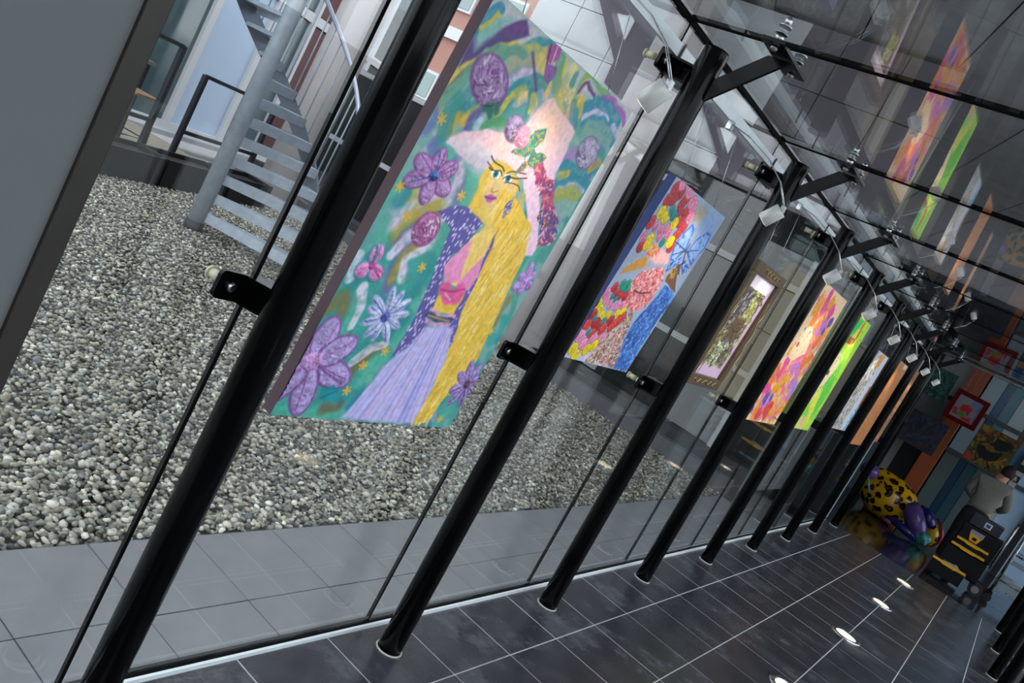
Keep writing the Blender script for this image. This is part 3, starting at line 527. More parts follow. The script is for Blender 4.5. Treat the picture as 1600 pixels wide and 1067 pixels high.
ART1=[('p','3a9a92',0.3,[(-0.276,0.731),(0.344,0.57),(0.86,1.162),(0.005,1.202)]),('wash',['2f8f94','3aa09a','56b09c','2a8098','7fb0a8','4a9a8c','9a9cb8'],0.035,0.1,190,0.3,1.0),('s',0.05,'2e8b8e',0.03,[(-0.003,1.149),(0.132,1.1),(0.165,0.996)]),('s',0.05,'2e8b8e',0.03,[(0.201,0.936),(0.274,0.891),(0.297,0.819)]),('s',0.05,'2e8b8e',0.03,[(0.04,0.864),(0.043,0.801),(0.039,0.71)]),('s',0.05,'2e8b8e',0.03,[(0.235,0.779),(0.273,0.727),(0.269,0.622)]),('s',0.05,'4fb39a',0.03,[(0.003,1.138),(0.241,1.138)]),('s',0.05,'4fb39a',0.03,[(0.247,1.021),(0.285,0.947),(0.308,0.874)]),('s',0.035,'7d6a3e',0.02,[(0.192,1.016),(0.216,0.956),(0.257,0.911)]),('s',0.04,'8a7440',0.02,[(-0.004,0.846),(0.032,0.803),(0.051,0.841)]),('s',0.03,'6d5a40',0.02,[(0.165,1.12),(0.225,1.104)]),('s',0.03,'c9c6d8',0.006,[(0.183,0.972),(0.224,0.927),(0.267,0.903)]),('s',0.03,'d8d4e2',0.006,[(0.11,0.868),(0.111,0.83),(0.08,0.767)]),('s',0.03,'c8d0e0',0.006,[(0.018,0.755),(0.009,0.687)]),('s',0.035,'c8bfd8',0.02,[(0.049,0.55),(0.065,0.524),(0.087,0.513)]),('s',0.05,'cfc0dc',0.02,[(0.076,0.584),(0.111,0.536),(0.166,0.493)]),('s',0.05,'a8983c',0.02,[(0.1,0.615),(0.132,0.546),(0.19,0.499)]),('s',0.03,'5d5fa0',0.02,[(0.116,0.637),(0.129,0.59),(0.144,0.569)]),('s',0.04,'2f8f94',0.02,[(0.042,0.539),(0.064,0.499),(0.096,0.456)]),('s',0.05,'d7cfe2',0.02,[(0.147,0.629),(0.158,0.595),(0.232,0.589)]),('s',0.07,'48a08f',0.02,[(0.278,0.596),(0.26,0.51),(0.233,0.438)]),('s',0.06,'4c9a94',0.02,[(0.209,0.419),(0.218,0.381),(0.227,0.361)]),('s',0.04,'7a74a4',0.02,[(0.248,0.495),(0.221,0.433),(0.181,0.402)]),('s',0.06,'57ab93',0.02,[(0.293,0.482),(0.276,0.415),(0.263,0.384)]),('s',0.04,'6f5fa0',0.02,[(0.161,0.751),(0.147,0.684),(0.169,0.626)]),('s',0.035,'9c9440',0.012,[(0.162,0.723),(0.159,0.671),(0.185,0.617)]),('s',0.025,'d8d2e4',0.01,[(0.194,0.716),(0.175,0.662),(0.218,0.619)]),('s',0.03,'d8d2e4',0.01,[(0.115,0.661),(0.126,0.637)]),('wash',['2f8f94','8fb8a8','b8b070','c4bcd0','5aa090','6a7ab0'],0.028,0.09,90,0.0,0.45),('p','c9c6c8',0.05,[(-0.039,0.036),(0.047,-0.007),(0.349,-0.003),(0.824,-0.014),(0.777,0.068),(0.364,0.051),(0.117,0.078),(0.01,0.071)]),('p','5a4680',0.008,[(0.139,0.001),(0.175,0.028),(0.117,0.078),(0.084,0.107),(0.062,0.127),(0.037,0.163),(0.0,0.209),(0.002,0.148),(-0.0,0.109),(-0.003,0.094),(0.04,0.103),(0.063,0.072),(0.097,0.032)]),('p','86b8b4',0.02,[(-0.001,0.096),(0.035,0.042),(0.101,0.023),(0.063,0.072),(0.042,0.106),(0.023,0.135)]),('s',0.03,'2b86a4',0.006,[(-0.001,0.096),(0.013,0.056),(0.036,0.025)]),('s',0.012,'c7bd50',0.006,[(0.013,0.093),(0.041,0.042)]),('s',0.015,'7a3f86',0.02,[(0.088,0.06),(0.154,0.019)]),('s',0.03,'d9c24e',0.008,[(-0.002,0.251),(0.012,0.204),(0.047,0.155),(0.097,0.108),(0.148,0.071)]),('s',0.016,'5f4a6e',0.008,[(0.007,0.261),(0.024,0.206),(0.061,0.145),(0.093,0.103)]),('s',0.04,'6aa38a',0.008,[(0.007,0.274),(0.037,0.221),(0.069,0.135),(0.125,0.099)]),('s',0.04,'2f9098',0.008,[(0.178,0.075),(0.201,0.046),(0.257,0.02),(0.284,0.011)]),('s',0.05,'c2b86a',0.008,[(0.165,0.088),(0.205,0.062),(0.279,0.054)]),('s',0.05,'a8a890',0.008,[(0.175,0.111),(0.216,0.086),(0.276,0.105)]),('s',0.045,'d9c070',0.008,[(0.266,0.042),(0.283,0.071),(0.347,0.105)]),('s',0.03,'5b9a8c',0.008,[(0.117,0.116),(0.155,0.078),(0.192,0.075)]),('s',0.03,'cfc0dc',0.008,[(0.196,0.146),(0.227,0.111),(0.265,0.094)]),('s',0.03,'4b9296',0.008,[(0.069,0.263),(0.084,0.215),(0.082,0.188)]),('s',0.05,'2d8d98',0.008,[(0.222,0.213),(0.23,0.154),(0.277,0.119),(0.319,0.105)]),('s',0.03,'d9c24e',0.008,[(0.221,0.239),(0.223,0.186),(0.261,0.144)]),('s',0.035,'cbb9d4',0.008,[(0.27,0.194),(0.29,0.159),(0.328,0.128)]),('s',0.04,'4f9f96',0.008,[(0.236,0.241),(0.275,0.199),(0.309,0.178)]),('s',0.025,'efcf8a',0.008,[(0.265,0.162),(0.298,0.14),(0.329,0.143)]),('s',0.05,'2f8890',0.008,[(0.072,0.273),(0.118,0.254),(0.155,0.228)]),('s',0.03,'c9a63c',0.008,[(0.085,0.328),(0.077,0.292),(0.096,0.288)]),('s',0.03,'d7b04a',0.008,[(0.112,0.293),(0.123,0.259),(0.145,0.244)]),('s',0.035,'5a58a0',0.008,[(0.141,0.299),(0.133,0.27),(0.154,0.247)]),('s',0.02,'bcd0e0',0.008,[(0.168,0.282),(0.17,0.252)]),('s',0.05,'3f948c',0.008,[(0.068,0.334),(0.053,0.29),(0.056,0.254)]),('s',0.03,'4e9a60',0.008,[(0.198,0.274),(0.217,0.248),(0.256,0.241)]),('s',0.03,'2a8a96',0.008,[(0.298,0.133),(0.321,0.162),(0.329,0.197)]),('s',0.02,'d9c24e',0.008,[(0.308,0.136),(0.329,0.17)]),('s',0.03,'2f8c98',0.008,[(0.411,0.094),(0.451,0.101),(0.473,0.129)]),('s',0.025,'9fbf4a',0.008,[(0.4,0.098),(0.441,0.113),(0.459,0.13)]),('s',0.03,'f0b04a',0.008,[(0.5,0.131),(0.486,0.104)]),('s',0.03,'d9c24e',0.008,[(0.356,0.024),(0.387,0.072),(0.427,0.087)]),('s',0.035,'5fa07a',0.008,[(0.335,0.018),(0.354,0.056),(0.38,0.079)]),('s',0.04,'dcd48a',0.008,[(0.41,0.023),(0.425,0.064),(0.46,0.081)]),('s',0.025,'2f8c96',0.008,[(0.427,0.024),(0.43,0.054)]),('s',0.04,'7fae5e',0.008,[(0.487,-0.002),(0.48,0.041),(0.489,0.078)]),('s',0.03,'e3c050',0.008,[(0.524,0.08),(0.492,0.052),(0.496,0.026)]),('s',0.04,'6aa86a',0.008,[(0.523,0.006),(0.561,0.023),(0.609,0.004)]),('s',0.03,'c8c8d8',0.008,[(0.489,0.049),(0.507,0.021),(0.559,0.036)]),('s',0.012,'6a4a78',0.008,[(0.478,0.054),(0.498,0.021),(0.519,0.025),(0.559,0.036)]),('s',0.02,'a05ab0',0.008,[(0.604,0.022),(0.668,0.013),(0.74,0.024),(0.78,0.039)]),('s',0.05,'2a87a0',0.008,[(0.546,0.084),(0.595,0.051),(0.678,0.044),(0.734,0.057)]),('s',0.035,'d9c6e4',0.008,[(0.569,0.095),(0.623,0.074),(0.675,0.071)]),('s',0.04,'2a8ba0',0.008,[(0.586,0.11),(0.653,0.084),(0.724,0.088),(0.769,0.101)]),('s',0.05,'7fa7a0',0.008,[(0.609,0.122),(0.671,0.099),(0.74,0.108)]),('s',0.025,'cdbfe0',0.008,[(0.728,0.068),(0.786,0.082)]),('s',0.008,'5f4a80',0.008,[(0.219,0.056),(0.267,0.093),(0.31,0.124)]),('s',0.03,'e0c050',0.008,[(0.536,0.104),(0.512,0.076)]),('s',0.025,'2a86a0',0.008,[(0.518,0.132),(0.484,0.088)]),('s',0.025,'2a86a0',0.008,[(0.545,0.134),(0.518,0.103)]),('s',0.02,'5aa0b0',0.008,[(0.323,0.123),(0.355,0.14)]),('s',0.05,'2a8aa0',0.008,[(0.616,0.306),(0.671,0.268),(0.773,0.267),(0.841,0.288)]),('s',0.03,'cfc0dc',0.008,[(0.64,0.319),(0.696,0.281),(0.759,0.282)]),('s',0.05,'a8ac50',0.008,[(0.655,0.324),(0.705,0.298),(0.758,0.308)]),('s',0.05,'8fb8a8',0.008,[(0.712,0.358),(0.774,0.34),(0.804,0.385)]),('s',0.06,'4a9a90',0.008,[(0.769,0.502),(0.8,0.419),(0.793,0.303)]),('s',0.04,'b080c0',0.008,[(0.59,0.231),(0.612,0.199)]),('s',0.05,'2a88a0',0.008,[(0.606,0.245),(0.675,0.237),(0.741,0.204)]),('s',0.03,'e0b84a',0.008,[(0.613,0.277),(0.64,0.258)]),('s',0.03,'d9a04a',0.008,[(0.734,0.207),(0.758,0.183)]),('s',0.07,'3c9a92',0.03,[(0.653,1.022),(0.661,0.898),(0.67,0.775)]),('s',0.07,'3c9a92',0.03,[(0.829,1.088),(0.81,0.926),(0.808,0.814)]),('s',0.03,'8a7a4a',0.02,[(0.706,0.761),(0.702,0.678)]),('p','f6cfe6',0.006,[(0.495,0.146),(0.565,0.157),(0.577,0.211),(0.584,0.277),(0.602,0.311),(0.555,0.336),(0.603,0.39),(0.696,0.488),(0.695,0.524),(0.636,0.538),(0.611,0.459),(0.5,0.368),(0.381,0.299),(0.367,0.204)]),('p','fcd2da',0.006,[(0.093,0.354),(0.097,0.336),(0.132,0.308),(0.207,0.276),(0.279,0.259),(0.336,0.27),(0.346,0.208),(0.354,0.16),(0.369,0.127),(0.396,0.112),(0.457,0.128),(0.511,0.135),(0.564,0.148),(0.57,0.204),(0.544,0.291),(0.48,0.331),(0.441,0.343),(0.362,0.328),(0.299,0.327),(0.29,0.366),(0.206,0.368),(0.145,0.36)]),('e','ffc9ad',0.16,0.435,0.164,0.13,0.12,0),('e','ffd2c4',0.12,0.293,0.289,0.08,0.06,0),('p','c3bccb',0.03,[(0.128,0.349),(0.175,0.341),(0.264,0.322),(0.293,0.329),(0.29,0.366),(0.263,0.384),(0.187,0.37)]),('s',0.02,'e6dfe8',0.03,[(0.105,0.345),(0.174,0.332),(0.267,0.325)]),('p','e0bb4a',0.01,[(0.294,0.338),(0.325,0.323),(0.377,0.328),(0.435,0.345),(0.463,0.365),(0.453,0.406),(0.462,0.432),(0.462,0.466),(0.429,0.499),(0.403,0.497),(0.354,0.501),(0.304,0.52),(0.298,0.471),(0.288,0.411),(0.277,0.384)]),('p','e6c47c',0.015,[(0.319,0.356),(0.39,0.341),(0.443,0.362),(0.456,0.4),(0.437,0.44),(0.391,0.458),(0.347,0.452),(0.318,0.42),(0.309,0.386)]),('p','dfc08a',0.04,[(0.332,0.379),(0.427,0.362),(0.441,0.41),(0.399,0.441),(0.353,0.418)]),('p','e7c96c',0.012,[(0.339,0.468),(0.45,0.436),(0.474,0.487),(0.492,0.541),(0.491,0.574),(0.401,0.596),(0.395,0.547),(0.403,0.497)]),('p','e9c24c',0.006,[(0.381,0.382),(0.472,0.393),(0.587,0.435),(0.614,0.449),(0.659,0.531),(0.678,0.653),(0.701,0.769),(0.721,0.898),(0.692,0.987),(0.662,1.06),(0.649,1.14),(0.576,1.144),(0.575,1.075),(0.578,0.999),(0.548,0.898),(0.519,0.8),(0.486,0.699),(0.476,0.59),(0.459,0.499),(0.405,0.453)]),('hair',[(0.381,0.382),(0.472,0.393),(0.587,0.435),(0.614,0.449),(0.659,0.531),(0.678,0.653),(0.701,0.769),(0.721,0.898),(0.692,0.987),(0.662,1.06),(0.649,1.14),(0.576,1.144),(0.575,1.075),(0.578,0.999),(0.548,0.898),(0.519,0.8),(0.486,0.699),(0.476,0.59),(0.459,0.499),(0.405,0.453)]),('p','eccb74',0.006,[(0.36,0.545),(0.453,0.493),(0.467,0.544),(0.477,0.603),(0.434,0.689),(0.371,0.689),(0.357,0.612)]),('p','e6bf4e',0.006,[(0.372,0.75),(0.373,0.716),(0.495,0.697),(0.516,0.772),(0.381,0.779)]),('p','5f58a0',0.006,[(0.188,0.517),(0.236,0.484),(0.296,0.473),(0.391,0.497),(0.374,0.561),(0.335,0.611),(0.348,0.674),(0.377,0.756),(0.385,0.802),(0.402,0.848),(0.354,0.911),(0.321,0.943),(0.326,0.887),(0.327,0.792),(0.308,0.696),(0.284,0.597),(0.276,0.542)]),('dots','d8d4ee',0.01,0.016,[(0.188,0.517),(0.236,0.484),(0.296,0.473),(0.391,0.497),(0.374,0.561),(0.335,0.611),(0.348,0.674),(0.377,0.756),(0.385,0.802),(0.402,0.848),(0.354,0.911),(0.321,0.943),(0.326,0.887),(0.327,0.792),(0.308,0.696),(0.284,0.597),(0.276,0.542)]),('p','5a56a8',0.005,[(0.468,0.496),(0.487,0.553),(0.502,0.668),(0.515,0.758),(0.553,0.853),(0.549,0.912),(0.504,0.897),(0.477,0.814),(0.486,0.749),(0.481,0.693),(0.475,0.576)]),('dots','c8c4ea',0.008,0.016,[(0.468,0.496),(0.487,0.553),(0.502,0.668),(0.515,0.758),(0.553,0.853),(0.549,0.912),(0.504,0.897),(0.477,0.814),(0.486,0.749),(0.481,0.693),(0.475,0.576)]),('p','6a6296',0.004,[(0.455,0.391),(0.475,0.428),(0.462,0.466),(0.442,0.428)]),('dots','e0dcee',0.006,0.012,[(0.455,0.391),(0.475,0.428),(0.462,0.466),(0.442,0.428)]),('p','ea94c4',0.006,[(0.333,0.644),(0.347,0.601),(0.387,0.551),(0.404,0.607),(0.428,0.67),(0.372,0.702)]),('p','e78fc0',0.006,[(0.475,0.576),(0.494,0.634),(0.49,0.691),(0.42,0.685),(0.443,0.639)]),('e','e0609c',0.01,0.386,0.706,0.028,0.022,0.3),('e','e0609c',0.01,0.453,0.699,0.028,0.022,0.3),('e','e0609c',0.01,0.419,0.727,0.028,0.022,0.3),('e','e0609c',0.01,0.45,0.721,0.028,0.022,0.3),('s',0.006,'b83a78',0.006,[(0.369,0.71),(0.422,0.706),(0.466,0.689)]),('s',0.005,'f2b0d2',0.006,[(0.396,0.718),(0.433,0.731)]),('s',0.014,'eaa6cc',0.006,[(0.378,0.776),(0.433,0.787),(0.495,0.779)]),('s',0.02,'3a3a6a',0.006,[(0.371,0.791),(0.423,0.799),(0.487,0.795)]),('s',0.014,'e79ac8',0.006,[(0.383,0.813),(0.438,0.817),(0.49,0.811)]),('s',0.006,'b09a5a',0.006,[(0.377,0.793),(0.483,0.796)]),('p','b9b4ea',0.012,[(0.387,0.829),(0.518,0.811),(0.564,0.911),(0.58,1.029),(0.584,1.147),(0.258,1.145),(0.291,1.049),(0.326,0.949),(0.374,0.887)]),('skirt',[(0.387,0.829),(0.518,0.811),(0.564,0.911),(0.58,1.029),(0.584,1.147),(0.258,1.145),(0.291,1.049),(0.326,0.949),(0.374,0.887)]),('e','e9f0f0',0.004,0.331,0.361,0.021,0.012,0.0),('e','2a8a94',0.003,0.331,0.361,0.011,0.011,0),('e','123038',0.002,0.331,0.361,0.005,0.005,0),('e','e9f0f0',0.004,0.39,0.356,0.021,0.012,0.0),('e','2a8a94',0.003,0.39,0.356,0.011,0.011,0),('e','123038',0.002,0.39,0.356,0.005,0.005,0),('s',0.0035,'3a2a24',0.003,[(0.292,0.356),(0.311,0.357),(0.342,0.348),(0.358,0.357)]),('s',0.003,'3a2a24',0.003,[(0.274,0.345),(0.31,0.355)]),('s',0.004,'3a2a24',0.003,[(0.276,0.327),(0.3,0.336),(0.338,0.336),(0.357,0.344)]),('s',0.0035,'3a2a24',0.003,[(0.374,0.345),(0.391,0.334),(0.425,0.327),(0.452,0.321)]),('s',0.004,'3a2a24',0.003,[(0.37,0.362),(0.383,0.351),(0.419,0.346),(0.466,0.33)]),('s',0.003,'3a2a24',0.003,[(0.385,0.369),(0.417,0.361),(0.449,0.36),(0.468,0.37)]),('p','b05aa0',0.006,[(0.337,0.425),(0.356,0.417),(0.386,0.419),(0.374,0.436),(0.357,0.438)]),('s',0.004,'7a3a74',0.003,[(0.34,0.428),(0.365,0.426),(0.387,0.42)]),('s',0.004,'a8803a',0.003,[(0.35,0.398),(0.351,0.407),(0.363,0.408)]),('s',0.004,'a8803a',0.003,[(0.368,0.404),(0.377,0.398)]),('p','3f9a86',0.003,[(0.381,0.23),(0.399,0.203),(0.435,0.185),(0.446,0.216),(0.43,0.249),(0.402,0.255)]),('dab',['e08a4a','d8c850','2f7a80','58b8a0','a05a6a'],0.007,[(0.381,0.23),(0.399,0.203),(0.435,0.185),(0.446,0.216),(0.43,0.249),(0.402,0.255)],40),('p','48a890',0.003,[(0.342,0.292),(0.362,0.264),(0.411,0.247),(0.447,0.257),(0.414,0.283),(0.365,0.291)]),('dab',['e08a4a','d8c850','2f7a80','58b8a0','a05a6a'],0.007,[(0.342,0.292),(0.362,0.264),(0.411,0.247),(0.447,0.257),(0.414,0.283),(0.365,0.291)],40),('p','3b9484',0.003,[(0.431,0.267),(0.465,0.25),(0.502,0.252),(0.497,0.272),(0.47,0.296),(0.43,0.291)]),('dab',['e08a4a','d8c850','2f7a80','58b8a0','a05a6a'],0.007,[(0.431,0.267),(0.465,0.25),(0.502,0.252),(0.497,0.272),(0.47,0.296),(0.43,0.291)],40),('p','3f8f78',0.003,[(0.421,0.29),(0.41,0.312),(0.409,0.335),(0.426,0.32),(0.441,0.301)]),('dab',['e08a4a','d8c850','2f7a80','58b8a0','a05a6a'],0.007,[(0.421,0.29),(0.41,0.312),(0.409,0.335),(0.426,0.32),(0.441,0.301)],40),('p','c0587e',0.004,[(0.47,0.296),(0.5,0.267),(0.551,0.298),(0.593,0.294),(0.617,0.316),(0.643,0.348),(0.728,0.39),(0.736,0.425),(0.764,0.46),(0.704,0.486),(0.652,0.428),(0.57,0.341),(0.526,0.325)]),('dab',['d8707a','8a4a8a','e8a0a8','6a4a8a','b04060'],0.012,[(0.47,0.296),(0.5,0.267),(0.551,0.298),(0.593,0.294),(0.617,0.316),(0.643,0.348),(0.728,0.39),(0.736,0.425),(0.764,0.46),(0.704,0.486),(0.652,0.428),(0.57,0.341),(0.526,0.325)],150),('dab',['6a50a0','d8b0d0','8a5a50','4a4a90'],0.012,[(0.611,0.398),(0.683,0.367),(0.737,0.399),(0.764,0.46),(0.704,0.486)],110),('f',(0.127,0.175),0.085,0.058,0,'a585b2','7a4f8c','8c6a9c'),('f',(0.108,0.439),0.098,0.07,6,'b38cc2','8a4a90','4a66a8'),('f',(0.186,0.57),0.05,0.05,0,'a86a9c','8a4478','b07aa8'),('f',(0.676,0.176),0.06,0.05,0,'b0a6bc','7a6a92','9a8cae'),('f',(0.307,0.236),0.045,0.036,0,'b89ac4','8a6a9a','b09060'),('f',(0.353,0.243),0.035,0.03,0,'f29ab8','f0a0b8','f4b0c4'),('f',(0.209,0.826),0.088,0.088,11,'c3cbe6','8e9ac8','5a66b8'),('f',(0.039,0.988),0.17,0.15,7,'a996cc','7c5494','b48ac0'),('f',(0.736,0.983),0.07,0.085,8,'a68fcb','7a5a9c','5a4458'),('f',(0.732,0.603),0.05,0.06,6,'bd9ad4','9a6ab8','b890d0'),('f',(0.065,0.704),0.055,0.06,3,'d58ac0','2f8a98','a8488c'),('p','a85a9a',0.006,[(0.26,0.023),(0.276,0.004),(0.318,-0.001),(0.328,0.025),(0.304,0.051),(0.276,0.045)]),('p','8a5a9a',0.006,[(0.29,0.057),(0.337,0.04),(0.347,0.07),(0.336,0.094),(0.31,0.09)]),('s',0.006,'6a2a60',0.004,[(0.269,0.011),(0.292,0.053)]),('s',0.006,'d8a0c8',0.004,[(0.298,0.005),(0.309,0.041)]),('s',0.018,'2f6a5a',0.006,[(0.16,0.227),(0.193,0.243)]),('s',0.018,'2f6a5a',0.006,[(0.171,0.219),(0.188,0.23)]),('s',0.018,'2f6a5a',0.006,[(0.186,0.209),(0.206,0.223)]),('p','1f8f9c',0.006,[(0.128,1.084),(0.127,1.062),(0.158,1.048),(0.192,1.061),(0.211,1.094),(0.164,1.098)]),('s',0.004,'0f6a78',0.004,[(0.138,1.089),(0.185,1.062)]),('star','d8b04a',0.014,0.022,0.498),('star','d8b04a',0.014,0.247,0.453),('star','d8b04a',0.014,0.039,0.311),('star','d8b04a',0.014,0.247,0.669),('star','d8b04a',0.014,0.286,0.924),('star','d8b04a',0.014,0.231,0.977),('star','d8b04a',0.014,0.222,1.058),('star','d8b04a',0.014,0.709,0.791),('star','d8b04a',0.014,0.707,1.12),('star','d8b04a',0.014,0.094,0.557)]  # warm ellipse on the hat paints the spotlight's glow into the canvas colour
